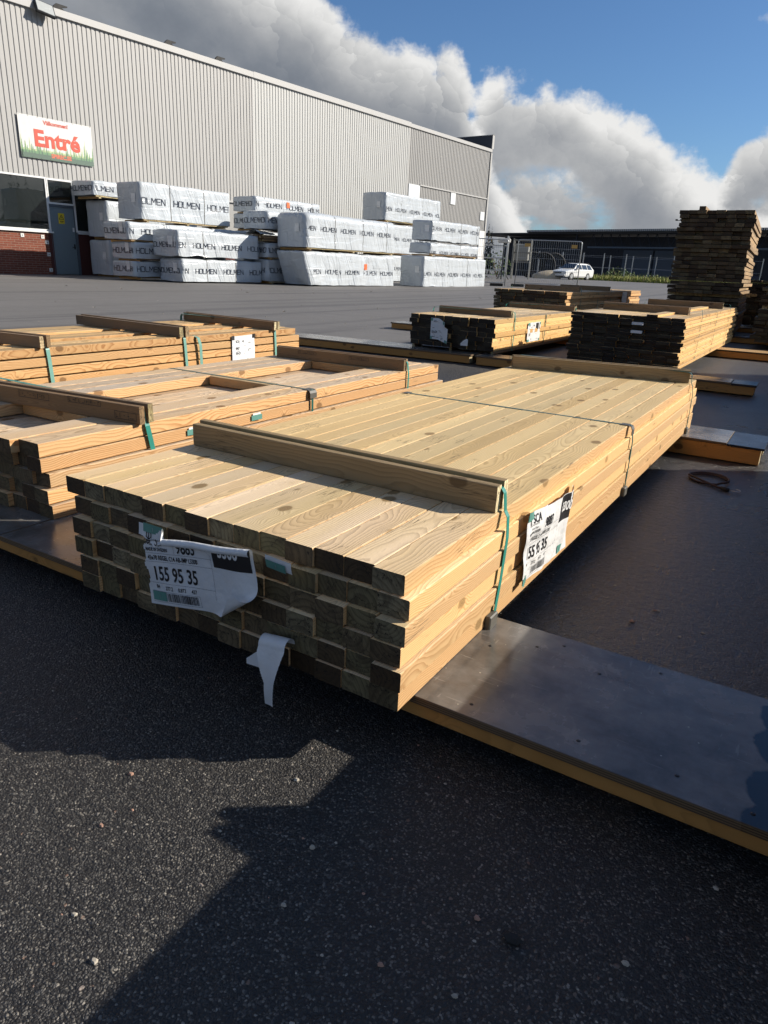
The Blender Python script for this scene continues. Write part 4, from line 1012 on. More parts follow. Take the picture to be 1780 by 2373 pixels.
# warning sign on the door
wsn = thing('warning_sign', 'small yellow warning sign with a black triangle on the grey door', 'warning sign', wpt(-.63, .034, 1.98), UANG)
YEL = plain('yellow_sign', (.72, .55, .02), .5, var=.05)
wpl = MB().bbox(0, .26, -.006, 0, 0, .40, .002).build('plate', YEL, wsn)
mb = MB(); mb.add([(.02, -.008, .16), (.24, -.008, .16), (.13, -.008, .36)], [(0, 1, 2)]); mb.box(.05, .21, -.008, -.007, .085, .115); mb.box(.07, .19, -.008, -.007, .04, .055); absorb(wpl, mb, INK)
mb = MB(); mb.add([(.055, -.0095, .178), (.205, -.0095, .178), (.13, -.0095, .315)], [(0, 1, 2)]); absorb(wpl, mb, YEL)
mb = MB(); mb.add([(.13, -.011, .30), (.105, -.011, .235), (.128, -.011, .238), (.118, -.011, .185), (.155, -.011, .25), (.132, -.011, .248)], [(0, 1, 2, 3, 4, 5)]); absorb(wpl, mb, INK)

# ------------------------------------------------------------------ wrapped packs with squared HOLMEN lettering
def stroke_word(word, h):
    """list of polylines (x,z) for squared capitals; returns strokes, total width"""
    w = .82; G = {'H': [[(0, 0), (0, 1)], [(w, 0), (w, 1)], [(0, .5), (w, .5)]],
         'O': [[(.1, 0), (w - .1, 0), (w, .1), (w, .9), (w - .1, 1), (.1, 1), (0, .9), (0, .1), (.1, 0)]],
         'L': [[(0, 1), (0, 0), (w * .85, 0)]], 'M': [[(0, 0), (0, 1), (.08, 1), (w * .55, .35), (w * 1.02, 1), (w * 1.1, 1), (w * 1.1, 0)]],
         'E': [[(w * .85, 0), (0, 0), (0, 1), (w * .85, 1)], [(0, .5), (w * .8, .5)]], 'N': [[(0, 0), (0, 1), (.06, 1), (w - .06, 0), (w, 0), (w, 1)]]}
    out = []; x = 0
    for ch in word:
        gl = G[ch]; m = max(p[0] for s_ in gl for p in s_)
        for s_ in gl: out.append([((x + p[0]) * h, p[1] * h) for p in s_])
        x += m + .26
    return out, (x - .26) * h
def wrapped_pack(label, s0, s1, n0, n1, z0, z1, text=True, seed=1, rad=.06, lh=.17, end_text=False, straps=(), bear=True, amp=.03, tz=.5, phase=.1, lean=0.0, flag=None, group='white wrapped timber packs', endlab=True, hem=.05):
    root = thing('wrapped_pack', label, 'wrapped pack', wpt(s0, n1, z0), UANG, group)
    L, Wd, H = s1 - s0, n1 - n0, z1 - z0
    sd_ = Vector((seed * 7.3, seed * 3.1, seed * 1.7))
    def dsp(p):
        q = Vector(p)
        a = noise.noise(Vector((q.x * 2.6 + q.y * 2.6, (q.x + q.y) * .7, q.z * 1.5)) + sd_) * amp
        a += noise.noise(Vector((q.x * 1.0 + q.z * 2.2, q.y * 1.6, q.z * 6.0 - q.x * 1.3)) + sd_ * 2) * amp * .55
        a += noise.noise(Vector((q.x * 5 + q.z * 2, q.y * 5, q.z * 3)) + sd_ * 3) * amp * .18
        for sx_ in straps: a -= amp * .7 * math.exp(-((q.x - sx_) / .07) ** 2)
        return a
    def surf(p, nrm): return Vector(p) + nrm * dsp(p)
    mb = MB(); nx = max(10, int(L / .13)); ny = max(6, int(Wd / .16)); nzz = max(6, int(H / .1))
    lo = Vector((rad, rad, -1)); hi = Vector((L - rad, Wd - rad, H - rad))
    def rp(x, y, z):
        p = Vector((x, y, z)); c_ = Vector((min(max(p.x, lo.x), hi.x), min(max(p.y, lo.y), hi.y), min(max(p.z, lo.z), hi.z)))
        d = p - c_
        if d.length < 1e-6: return p, Vector((0, 0, 1))
        nrm = d.normalized(); return c_ + nrm * rad, nrm
    def face(fn, nu, nv):
        vs = []; fs = []
        for j in range(nv + 1):
            for i in range(nu + 1):
                x, y, z = fn(i / nu, j / nv)
                p, nrm = rp(x, y, z)
                p = p + nrm * dsp(p)
                if z <= 1e-6: p.z += hem * (.5 + .5 * noise.noise(Vector((x * 1.7 + y, y * 1.7, seed)))) 
                if lean and p.x < .5: p.x -= lean * max(0, (p.z / H)) * (1 - p.x / .5); 
                vs.append(p)
        for j in range(nv):
            for i in range(nu): k = j * (nu + 1) + i; fs.append((k, k + 1, k + nu + 2, k + nu + 1))
        mb.add(vs, fs)
    face(lambda a, b_: (a * L, 0, b_ * H), nx, nzz)
    face(lambda a, b_: (0, Wd * (1 - a), b_ * H), ny, nzz)
    face(lambda a, b_: (L, Wd * a, b_ * H), ny, nzz)
    face(lambda a, b_: (L * (1 - a), Wd, b_ * H), max(8, nx // 3), max(4, nzz // 2))
    face(lambda a, b_: (a * L, b_ * Wd, H), nx, ny)
    import bmesh
    me = bpy.data.meshes.new('wrapping'); me.from_pydata(mb.v, [], mb.f); bm = bmesh.new(); bm.from_mesh(me)
    bmesh.ops.remove_doubles(bm, verts=bm.verts, dist=.002); bmesh.ops.recalc_face_normals(bm, faces=bm.faces); bm.to_mesh(me); bm.free()
    me.polygons.foreach_set('use_smooth', [True] * len(me.polygons)); me.materials.append(TARP)
    wr = bpy.data.objects.new('wrapping', me); COL.objects.link(wr); wr.parent = root
    # lettering follows the wrinkles
    if text:
        tb = MB(); st_, ww = stroke_word('HOLMEN', lh); lh *= .88; st_, ww = stroke_word('HOLMEN', lh); t_ = lh * .135
        def lay(f3, xoff, zoff, xmax):
            for poly in st_:
                for a, b_ in zip(poly[:-1], poly[1:]):
                    a = Vector(a); b_ = Vector(b_); d = (b_ - a).normalized(); nn = Vector((-d.y, d.x)) * t_ / 2; a2 = a - d * t_ / 2; b2 = b_ + d * t_ / 2; m_ = 3
                    vs = []
                    for i in range(m_ + 1):
                        c_ = a2.lerp(b2, i / m_)
                        for sg in (-1, 1): vs.append(f3(xoff + c_.x + sg * nn.x, zoff + c_.y + sg * nn.y))
                    if any(v is None for v in vs): continue
                    tb.add(vs, [(2 * i, 2 * i + 1, 2 * i + 3, 2 * i + 2) for i in range(m_)])
        def ff(x, z):
            if x < rad * .6 or x > L - rad * .6 or z > H - rad: return None
            p = Vector((x, 0, z)); return Vector((x, -dsp(p) - .012, z))
        x = -phase * 1.2; k = 0
        while x < L:
            lay(ff, x, H * tz - lh / 2, L); x += ww * 1.33
        if end_text:
            def fe(x, z):
                y = Wd - x
                if y < rad * .6 or y > Wd - rad * .6: return None
                p = Vector((0, y, z)); q = -dsp(p) - .012
                return Vector((q, y, z))
            x = .1 - phase * .3
            while x < Wd: lay(fe, x, H * tz - lh / 2, Wd); x += ww * .95
        if tb.v: absorb(wr, tb, NAVY)
    for sx_ in straps:
        pts = [(sx_, H * t) for t in [i / 12 for i in range(13)]]
        vs = []; fs = []
        for i, (xx, zz) in enumerate(pts):
            p = Vector((xx, 0, min(zz, H - rad * .3))); 
            for dx_ in (-.012, .012): vs.append((xx + dx_, -dsp(p) - .012 + (rad * .3 if i == 12 else 0), p.z))
        for i in range(12): fs.append((2 * i, 2 * i + 1, 2 * i + 3, 2 * i + 2))
        MB().add(vs, fs).build('strap', CLIP, root, fix=False)
    if bear:
        for k in range(3):
            x = .3 + (L - .6) * k / 2
            MB().box(x - .05, x + .05, .03, Wd - .03, -.085, -.001).build('bearer', W_STICK, root)
        MB().box(.12, L - .12, .03, .10, -.03, .03).build('bottom_board', W_STICK, root)
    if endlab:
        y = Wd * .35; z = H * .45
        vs = []; fs = []
        for j in range(5):
            for i in range(5):
                yy = y - i * .06; zz = z + j * .075; p = Vector((0, yy, zz)); vs.append((-dsp(p) - .02 - lean * zz / H, yy, zz))
        for j in range(4):
            for i in range(4): fs.append((j * 5 + i, j * 5 + i + 1, j * 5 + i + 6, j * 5 + i + 5))
        MB().add(vs, fs).build('label', PAPER, root, fix=False)
    if flag:
        x, z = flag; p = Vector((x, 0, z)); d = -dsp(p) - .035
        MB().box(x - .09, x + .09, d - .004, d, z - .12, z + .12).build('sticker', plain('orange_sticker', (.85, .13, .02), .5), root)
    return root
P_ = wrapped_pack
P_('tall white wrapped pack standing on the ground beside the grey door', .38, 4.9, .45, 1.9, .06, 1.44, seed=1, text=False)
P_('tall white wrapped pack, second up beside the grey door', .38, 4.9, .45, 1.9, 1.54, 2.94, seed=2, tz=.25, phase=-.6)
P_('flat wrapped pack topmost on the column beside the door, on overhanging sticks', -.13, 4.6, .35, 1.9, 3.05, 3.62, seed=3, end_text=True, lh=.2, amp=.045, phase=.15, endlab=False)
P_('flat wrapped pack at the bottom of the second column from the door', -.83, 3.6, 3.87, 5.27, .12, .71, seed=4, end_text=True, lh=.2, amp=.035, phase=-.1)
P_('flat wrapped pack second from the bottom in the second column from the door', -.80, 3.6, 3.87, 5.27, .76, 1.36, seed=5, end_text=True, lh=.2, amp=.035, phase=-.1)
P_('flat wrapped pack third up in the second column, longest and brightly lit', -.96, 4.83, 3.70, 5.25, 1.42, 2.05, seed=6, end_text=True, lh=.2, amp=.04, phase=.7, straps=(1.6, 3.9))
P_('big wrapped pack on top of the second column from the door', -.32, 3.96, 3.75, 5.2, 2.16, 3.46, seed=7, lh=.23, phase=.12, straps=(1.35, 2.95), bear=True)
P_('wrapped pack on the ground at the left front of the row', .06, 4.10, 5.58, 6.91, .03, .86, seed=8, end_text=True, lh=.19, straps=(1.2, 2.6), amp=.04, phase=.6, tz=.48, bear=False)
P_('sagging wrapped pack on top at the left front of the row', -.10, 3.87, 5.45, 6.95, .90, 1.84, seed=9, end_text=True, lh=.19, straps=(1.2,), amp=.05, phase=.55, tz=.45, hem=.1, bear=False)
# column behind the centre, dark in shade
for i, (z0, z1, lb) in enumerate(((.1, .78, 'shaded flat pack at the bottom of the column behind the centre pile'), (.84, 1.46, 'shaded flat pack second up behind the centre pile'), (1.52, 2.16, 'shaded flat pack third up behind the centre pile'),
                                 (2.24, 2.88, 'half shaded flat pack second from the top behind the centre pile'), (2.94, 3.58, 'flat pack with an orange sticker on top of the column behind the centre'))):
    P_(lb, 6.0, 10.25, 3.05, 4.5, z0, z1, seed=12 + i, end_text=True, lh=.2, amp=.035, phase=.3 + .1 * i, rad=.08, straps=(.6, 3.7) if i == 4 else (), flag=(2.05, .42) if i == 4 else None, endlab=False)
for i, (z0, z1, lb) in enumerate(((.1, .98, 'gloomy pack at the bottom between the columns behind the curved pile'), (1.03, 1.6, 'gloomy flat pack in the middle behind the curved pile'), (2.10, 2.80, 'pack on top behind the curved pile with its letters cut off at the edge'))):
    P_(lb, 4.1, 9.9, 5.75, 7.2, z0, z1, seed=20 + i, end_text=True, lh=.2, amp=.05, phase=.2 * i, endlab=False, bear=i < 2)
ob = thing('opened_pack', 'opened pack of brown boards with clear film bunched on top, behind the curved pile', 'opened pack', wpt(4.0, 7.15, 1.66), UANG)
for k in range(4):
    for j in range(9): 
        o = bpy.data.objects.new('board', board_mesh(.14, .05, 5.0, W_BATD)); COL.objects.link(o); o.parent = ob; o.rotation_euler = (0, 0, -PI / 2); o.location = (-.05 * (j % 3) * .5, .08 + j * .155, k * .06)
mb = MB(); vs = []; fs = []
for j in range(9):
    for i in range(13):
        a = i / 12; b_ = j / 8
        vs.append((-.2 + b_ * .9, .02 + a * .85, .25 + .17 * math.sin(PI * a) * (1 - .4 * b_) + .05 * noise.noise(Vector((a * 6, b_ * 6, 3)))))
for j in range(8):
    for i in range(12): k = j * 13 + i; fs.append((k, k + 1, k + 14, k + 13))
mb.add(vs, fs).build('clear_film', plain('clear_grey_film', (.42, .45, .47), .16, bmp=.04, bscale=9), ob, smooth=True)
P_('large wrapped pack on the ground with an orange sticker, its film flaring out', 4.72, 10.45, 7.55, 9.0, .03, 1.34, seed=30, lh=.175, straps=(1.75, 3.6), lean=.5, flag=(3.55, .80), phase=.25, amp=.05, tz=.42, bear=False, endlab=False)
P_('large wrapped pack with a rounded top edge on yellow sticks in the centre', 4.46, 10.50, 7.3, 9.0, 1.46, 2.78, seed=31, lh=.175, straps=(1.75, 3.6, 5.3), rad=.24, phase=.3, amp=.022, tz=.56)
# behind, between centre and right
P_('wrapped pack at the bottom of the back right column, nearly hidden', 15.2, 20.8, 3.0, 4.5, .1, 1.5, seed=40, text=True, phase=.1, bear=False)
P_('wrapped pack in the middle of the back right column, half in shadow', 15.4, 20.9, 3.0, 4.5, 1.6, 3.1, seed=41, text=True, phase=.5)
P_('wrapped pack high on the back right column with a dark end', 15.5, 21.0, 2.9, 4.5, 3.26, 4.68, seed=42, straps=(1.5, 3.6), phase=.35, amp=.03, lh=.19, tz=.42)
P_('wrapped pack on the ground at the right end of the row', 11.93, 17.9, 8.25, 9.61, .04, 1.45, seed=43, lh=.175, straps=(2.2, 4.1), phase=.2, amp=.035, tz=.42, bear=False)
P_('thin wrapped pack in the middle of the right end pile', 12.38, 17.0, 8.4, 9.61, 1.53, 2.06, seed=44, lh=.14, straps=(.6, 2.9), phase=.1, amp=.045, tz=.18, hem=.1, endlab=False)
P_('wrapped pack on top of the right end pile with drooping film', 12.46, 17.0, 8.45, 9.61, 2.10, 3.06, seed=45, lh=.175, straps=(.6, 2.7, 4.3), phase=.1, amp=.035, tz=.62, hem=.12, bear=False)
# ------------------------------------------------------------------ far background
shed = thing('industrial_shed', 'long dark blue shed with an open roof truss front across the far yard', 'shed', (-56, 127.0, gz(127)), math.atan2(-22.0, 66.0))
DKB = plain('dark_blue_sheeting', (.012, .017, .028), .6, var=.2, scale=.5)
DKB2 = plain('blue_grey_sheeting', (.055, .075, .10), .55, var=.15, scale=.6)
L_ = 95.0; b0 = 7.0
mb = MB(); n = 240; vs = []
for k in range(n):
    x0 = 1.5 + k * (L_ - 1.5) / n; x1 = x0 + (L_ - 1.5) / n * .5; mb.box(x0, x1, 3.0, 3.06, 0, 6.6); mb.box(x1, x0 + (L_ - 1.5) / n, 3.03, 3.06, 0, 6.6)
mb.box(1.5, 2, 3.06, 30, 0, 6.6); mb.build('wall', DKB, shed)
mb = MB(); mb.box(-4.5, L_, -.8, 32, 6.9, 7.12); mb.box(10, L_, -1.2, 32, 7.12, 7.5); mb.build('roof', plain('dark_roof', (.03, .033, .038), .55), shed)
mb = MB()
for k in range(260): x0 = 10 + k * .325; mb.box(x0, x0 + .17, -1.32, -1.2, 7.2, 7.46)
mb.build('roof_edge', STEEL, shed)
mb = MB(); mb.box(22, L_, -.2, .1, 4.75, 5.0)
mb2 = MB()
for k in range(45):
    x0 = 22 + k * 1.6; mb2.tube([(x0, 0, 4.9), (x0 + .8, 0, 6.85)], .07, 4); mb2.tube([(x0 + .8, 0, 6.85), (x0 + 1.6, 0, 4.9)], .07, 4)
mb.build('truss_chord', plain('blue_steel', (.04, .07, .10), .4), shed); mb2.build('truss_web', DKB, shed)
for (a, b_) in ((27.0, 32.2), (32.5, 38.0)): MB().box(a, b_, 2.7, 2.98, 0, 4.6).build('sliding_door', DKB2, shed)
for (a, z_) in ((47.3, 2.6), (52.6, 2.8), (60, 2.5)): MB().box(a, a + .7, 2.8, 2.98, z_, z_ + .35).build('sign_plate', DKB2, shed)
MB().box(45.5, 49, 2.8, 2.98, 0, 1.4).build('low_panel', plain('dull_blue', (.03, .04, .07), .5), shed)
for x_ in (19.5, 43, 60, 76): MB().box(x_, x_ + .25, -.1, .15, 0, 6.9).build('column', DKB, shed)

def far(px, d):  # ground spot at distance d in the direction of image column px
    y = 629 + (px - 1300) * .0444; v = CR2 * ((px - 890) / 1609.88) - CU2 * ((y - 1186.5) / 1609.88) + CFW
    h = Vector((v.x, v.y, 0)).normalized(); return Vector((.5545, -1.0245, 0)) + h * d
# grass verge strip
GRASS = plain('grass_green', (.26, .29, .07), .8, var=.4, scale=1.5)
mb = MB(); R = random.Random(2)
gA = far(1338, 97); gB = far(1815, 97); gd = (gB - gA).normalized(); gn = Vector((gd.y, -gd.x, 0))
for k in range(9000):
    t = R.uniform(0, (gB - gA).length); w_ = R.uniform(-3, 3); p = gA + gd * t - gn * w_; h = R.uniform(.2, .75) * (1.35 if R.random() < .08 else 1)
    a = R.uniform(0, PI); z = gz(p.y)
    dx, dy = .09 * math.cos(a), .09 * math.sin(a)
    mb.add([(p.x - dx, p.y - dy, z), (p.x + dx, p.y + dy, z), (p.x + R.uniform(-.15, .15), p.y, z + h)], [(0, 1, 2)], 0 if R.random() < .7 else 1)
tag(mb.build('verge_grass', [GRASS, plain('dry_grass', (.34, .30, .12), .85, var=.3)], fix=False), kind='stuff')
mb = MB(); mb.add([tuple(gA - gn * 3.4 + Vector((0, 0, .344))), tuple(gB - gn * 3.4 + Vector((0, 0, .344))), tuple(gB + gn * 3.2 + Vector((0, 0, .344))), tuple(gA + gn * 3.2 + Vector((0, 0, .344)))], [(0, 1, 2, 3)])
tag(mb.build('grass_verge', plain('verge_soil', (.10, .12, .04), .9)), kind='structure')
mb = MB(); e = gn * -3.5
mb.add([tuple(gA + e + Vector((0, 0, .343))), tuple(gB + e + Vector((0, 0, .343))), tuple(gB + e - gn * 2 + Vector((0, 0, .343))), tuple(gA + e - gn * 2 + Vector((0, 0, .343)))], [(0, 1, 2, 3)])
tag(mb.build('gravel_path', plain('pale_gravel', (.20, .18, .15), .9)), kind='structure')
# bushes in the verge
LEAF = plain('bush_leaf', (.10, .15, .04), .7, var=.35, scale=2); LEAFD = plain('dark_conifer', (.02, .032, .018), .8, var=.4, scale=.7)
def bush(label, p, rx, h, n=260, seed=1, mats=None):
    root = thing('bush', label, 'bush', (p[0], p[1], gz(p[1])), 0, 'bushes along the far verge'); mb = MB(); R = random.Random(seed)
    for k in range(n):
        a = R.uniform(0, 2 * PI); rr = rx * math.sqrt(R.random()); zz = h * R.random() ** .7 * (1 - .55 * (rr / rx) ** 2)
        c = Vector((rr * math.cos(a), rr * math.sin(a) * .6, zz)); s_ = R.uniform(.07, .16)
        d1 = Vector((R.uniform(-1, 1), R.uniform(-1, 1), R.uniform(-.6, 1))).normalized() * s_; d2 = d1.cross(Vector((R.uniform(-1, 1), R.uniform(-1, 1), R.uniform(-1, 1)))).normalized() * s_ * .6
        mb.add([c - d1, c + d2, c + d1, c - d2], [(0, 1, 2, 3)])
    mb.build('foliage', LEAF, root, fix=False)
    mb = MB()
    for k in range(5): a = k * 1.3; mb.tube([(0, 0, 0), (rx * .4 * math.cos(a), rx * .3 * math.sin(a), h * .7)], .025, 4)
    mb.build('stem', W_BATD, root)
for i, (px, d, rx, h, lb) in enumerate(((1430, 104, 1.6, 1.9, 'tallest leafy bush on the verge behind the parked car'), (1455, 103, 1.6, 1.3, 'low leafy bush beside the tallest one on the verge'), (1505, 103, 2.2, 1.2, 'wide low bush on the verge left of the tall dark stack'), (1411, 104, 1.0, 1.0, 'smallest bush near the white car'), (1152, 72, 1.6, 2.5, 'green bush beyond the site fence beside the warehouse corner'))):
    p = far(px, d); bush(lb, p, rx, h, 260, 50 + i)

# chain link fence in front of the shed
cf = thing('chain_link_fence', 'chain link fence with pale steel posts in front of the dark shed', 'fence', (0, 0, 0))
posts = [(1246, 100), (1258, 106), (1300, 100), (1340, 108), (1348, 100), (1395, 100), (1410, 108), (1446, 100), (1462, 108), (1501, 100), (1516, 108), (1556, 100), (1760, 100), (1690, 100), (1640, 108)]
prev = {}
wires = MB()
for px, d in posts:
    p = far(px, d); z = gz(p.y)
    MB().tube([(p.x, p.y, z), (p.x, p.y, z + 3.3)], .065, 6).build('post', STEEL, cf)
    if d in prev:
        q = prev[d]
        for h in (.3, 1.6, 3.0): wires.tube([(q.x, q.y, z + h), (p.x, p.y, z + h)], .012, 3)
    prev[d] = p
wires.build('wire', STEEL, cf)

# site fence panels by the warehouse corner
def site_fence(label, a, b_, hgt, tagp=True):
    a = Vector(a); b_ = Vector(b_); d = b_ - a; L = d.length
    root = thing('site_fence_panel', label, 'site fence', (a.x, a.y, gz(a.y)), math.atan2(d.y, d.x), 'mobile steel fence panels'); r = .12
    arc = lambda cx_, cz_, a0: [(cx_ + r * math.cos(a0 - k * PI / 8), 0, cz_ + r * math.sin(a0 - k * PI / 8)) for k in range(5)]
    pts = [(0, 0, .05)] + arc(r, hgt - r, PI) + arc(L - r, hgt - r, PI / 2) + [(L, 0, .05)]
    mb = MB(); mb.tube(pts, .028, 8); mb.tube([(0, 0, .2), (L, 0, .2)], .022, 6); mb.build('frame', STEEL, root, smooth=True)
    mb = MB(); k = .11
    while k < L - .05: mb.tube([(k, 0, .2), (k, 0, hgt - .02)], .0065, 3, cap=False); k += .115
    for z in (.75, 1.3, 1.75): mb.tube([(0, .01, z * hgt / 2.1), (L, .01, z * hgt / 2.1)], .007, 3, cap=False)
    mb.build('wire_mesh', STEEL, root)
    if tagp:
        for x_ in (.35, L - .55): MB().box(x_, x_ + .32, -.02, -.008, hgt - .36, hgt - .18).build('tag_plate', plain('ochre_plate', (.5, .30, .08), .5), root)
    return root
pL0, pL, pR, pR1 = far(1085, 41.0), far(1173, 41.5), far(1196, 42.5), far(1341, 42.5)
site_fence('steel mesh site fence panel standing free with two ochre plates, right of the warehouse', (pR.x, pR.y), (pR1.x, pR1.y), 2.5)
site_fence('steel mesh site fence panel partly hidden behind the last wrapped pack', (pL0.x, pL0.y), (pL.x, pL.y), 2.45, False)
for (p, lb) in (((pL + pR) * .5 + Vector((.35, .3, 0)), 'black rubber fence foot between the two site fence panels'), (pL + Vector((-.5, 0, 0)), 'black rubber fence foot under the left site fence panel'), (pR1, 'rubber fence foot under the free end of the site fence')):
    o = MB().bbox(-.36, .36, -.12, .12, 0, .15, .03).build('fence_foot', RUBBER, None, loc=(p.x, p.y, gz(p.y)), rz=.6); tag(o, lb, 'fence foot', 'rubber feet of the site fence')

# parked white estate car
CARP = plain('white_car_paint', (.76, .77, .75), .2, var=.02); CGL = glass_mat('car_glass', (.02, .025, .028)); CBL = plain('black_trim', (.02, .02, .02), .5)
cp_ = far(1326, 86.0)
car = thing('estate_car', 'white estate car parked on the far side of the yard', 'car', (cp_.x, cp_.y, gz(cp_.y)), math.radians(-105))
car.scale = (1.22, 1.22, 1.22)
# local: x forward, y left
def car_body():
    sec = [  # x, half width low, half width shoulder, z low, z shoulder, z top, half width top
        (2.35, .70, .72, .32, .58, .64, .66), (2.28, .82, .84, .24, .62, .70, .76), (1.55, .87, .88, .22, .72, .84, .78), (.95, .88, .89, .22, .80, .93, .76),
        (.9, .88, .89, .22, .82, .95, .74), (.20, .88, .89, .22, .86, 1.38, .60), (-.3, .88, .89, .22, .87, 1.43, .60), (-1.3, .88, .89, .22, .88, 1.42, .60), (-1.95, .87, .88, .24, .89, 1.36, .58), (-2.28, .85, .87, .26, .90, .98, .70), (-2.38, .80, .83, .34, .74, .78, .74)]
    vs = []; fs = []
    for (x, wl, ws, zl, zs, zt, wt) in sec:
        vs += [(x, -wl * .92, zl), (x, -wl, zl + .12), (x, -ws, zs), (x, -wt, zt), (x, -wt * .5, zt + .03), (x, wt * .5, zt + .03), (x, wt, zt), (x, ws, zs), (x, wl, zl + .12), (x, wl * .92, zl)]
    n = 10
    for i in range(len(sec) - 1):
        for k in range(n): fs.append((i * n + k, i * n + (k + 1) % n, i * n + n + (k + 1) % n, i * n + n + k))
    fs.append(tuple(range(n))[::-1]); fs.append(tuple((len(sec) - 1) * n + k for k in range(n)))
    return vs, fs
MB().add(*car_body()).build('body', CARP, car)
for sg in (-1, 1):
    def side(x, z, o=.012):
        t = (z - .87) / (1.40 - .87); return (x, sg * (.895 + (.605 - .895) * t + o), z)
    for (xa, xb, xc, xd) in ((.72, -.28, -.28, .27), (-.36, -1.16, -1.16, -.36), (-1.25, -2.0, -1.82, -1.25)):
        MB().add([side(xa, .93), side(xb, .93), side(xc, 1.33), side(xd, 1.33)], [(0, 1, 2, 3)]).build('side_window', CGL, car)
    MB().bbox(.55, .75, sg * .95 - .09, sg * .95 + .09, .92, 1.06, .03).build('mirror', CARP, car)
    MB().add([(2.33, sg * .42, .53), (2.30, sg * .74, .53), (2.24, sg * .77, .66), (2.32, sg * .44, .66)], [(0, 1, 2, 3)]).build('headlight', plain('headlight_glass', (.4, .42, .43), .1), car)
    for xw in (1.42, -1.32):
        w = thing('wheel', None, None); w.parent = car; w.location = (xw, sg * .78, .32)
        del_keys = [k for k in ('label', 'category') if k in w]
        MB().tube([(0, -.11, 0), (0, .11, 0)], .32, 18).build('tyre', RUBBER, w)
        MB().tube([(0, -.125, 0), (0, .125, 0)], .2, 14).build('rim', STEEL, w)
MB().add([(.93, -.72, .97), (.93, .72, .97), (.28, .58, 1.37), (.28, -.58, 1.37)], [(0, 1, 2, 3)]).build('windscreen', CGL, car)
for v in car.children:
    if v.name.startswith('windscreen'): v.location = (.025, 0, .03)
MB().box(2.34, 2.39, -.40, .40, .52, .66).build('grille', CBL, car)
MB().bbox(2.26, 2.46, -.80, .80, .30, .46, .04).build('bumper', CARP, car)
MB().box(2.33, 2.45, -.7, .7, .22, .29).build('air_intake', CBL, car)
for sg in (-1, 1): MB().tube([(.0, sg * .56, 1.47), (-1.8, sg * .56, 1.45)], .018, 5).build('roof_rail', CBL, car)

# things beyond the fence, left of the car
def torus(mb, c, R_, r, ax, n=20, m=6):
    pts = []
    for k in range(n):
        a = 2 * PI * k / n; pts.append(Vector(c) + Vector((R_ * math.cos(a) * math.cos(ax), R_ * math.cos(a) * math.sin(ax), R_ * math.sin(a))))
    mb.tube(pts, r, m, closed=True)
for i, (px, d, lb) in enumerate(((1232, 92, 'black pipe coil at the left of the row beyond the site fence'), (1256, 92, 'black pipe coil in the middle of the row beyond the site fence'), (1280, 93, 'black pipe coil next to the white car beyond the site fence'))):
    p = far(px, d); o = MB()
    for k in range(5): torus(o, (0, -.5 + k * .22, 1.55), 1.45 - .05 * (k % 2), .11, .15)
    for k in range(4): torus(o, (0, -.4 + k * .22, 1.5), 1.2, .1, .15)
    ob_ = o.build('pipe_coil', RUBBER, None, smooth=True, loc=(p.x, p.y, gz(p.y) - .1), rz=.5); tag(ob_, lb, 'pipe coil', 'black pipe coils beyond the fence')
p = far(1268, 84); mb = MB(); n = 9
vs = []
for i in range(7):
    t = i / 6; s_ = math.sin(PI * min(1, .15 + t * .8)) * .5 + .5
    for k in range(n):
        a = PI * k / (n - 1); vs.append(((t - .5) * 3.0, .8 * s_ * math.cos(a), max(0, 1.15 * s_ * max(0, math.sin(a)) ** .8 * (.55 + .45 * t))))
fs = [(i * n + k, i * n + k + 1, i * n + n + k + 1, i * n + n + k) for i in range(6) for k in range(n - 1)] + [tuple(range(n)), tuple(6 * n + k for k in range(n))]
o = mb.add(vs, fs).build('covered_boat', plain('beige_tarpaulin', (.45, .38, .27), .6, bmp=.05, bscale=2), None, smooth=True, loc=(p.x, p.y, gz(p.y)), rz=.55)
tag(o, 'low beige hull-shaped heap beside the white car', 'covered heap')
# pale steel tank in a frame, and a small excavator arm like rack
p = far(1206, 66); tk = thing('tank_crate', 'pale tank in a steel cage on legs beyond the site fence', 'tank', (p.x, p.y, gz(p.y)), .3)
MB().bbox(-.6, .6, -.5, .5, 1.5, 2.9, .08).build('tank', plain('dull_tank', (.30, .30, .27), .5), tk)
mb = MB()
for sx_ in (-.75, .75):
    for sy_ in (-.6, .6): mb.tube([(sx_, sy_, 0), (sx_, sy_, 3.3)], .05, 5)
for z in (1.4, 2.2, 3.2): mb.tube([(-.75, -.6, z), (.75, -.6, z), (.75, .6, z), (-.75, .6, z)], .04, 5, closed=True)
mb.build('cage', plain('worn_steel', (.25, .25, .23), .5, .5), tk)
p = far(1163, 60); tk = thing('work_light_tripod', 'lamp on a stand beyond the site fence near the warehouse corner', 'work light', (p.x, p.y, gz(p.y)), .3)
MB().tube([(0, 0, 0), (0, 0, 2.9)], .05, 6).build('pole', BLACKM, tk); MB().bbox(-.5, .5, -.3, .3, 2.75, 3.1, .08).build('lamp_head', plain('pale_lamp', (.5, .5, .48), .4), tk)
for k in range(3): a = k * 2.1; MB().tube([(0, 0, .9), (.6 * math.cos(a), .6 * math.sin(a), 0)], .03, 5).build('leg', BLACKM, tk)
p = far(1142, 64); rk = thing('pallet_rack', 'grey steel rack beside the bush behind the warehouse corner', 'rack', (p.x, p.y, gz(p.y)), .3)
mb = MB()
for sx_ in (-1.1, 1.1):
    for sy_ in (-.5, .5): mb.tube([(sx_, sy_, 0), (sx_, sy_, 3.4)], .06, 5)
mb.build('upright', STEEL, rk); mb = MB()
for z in (.6, 1.6, 2.6): mb.box(-1.1, 1.1, -.5, .5, z, z + .08)
mb.build('shelf', STEEL, rk)
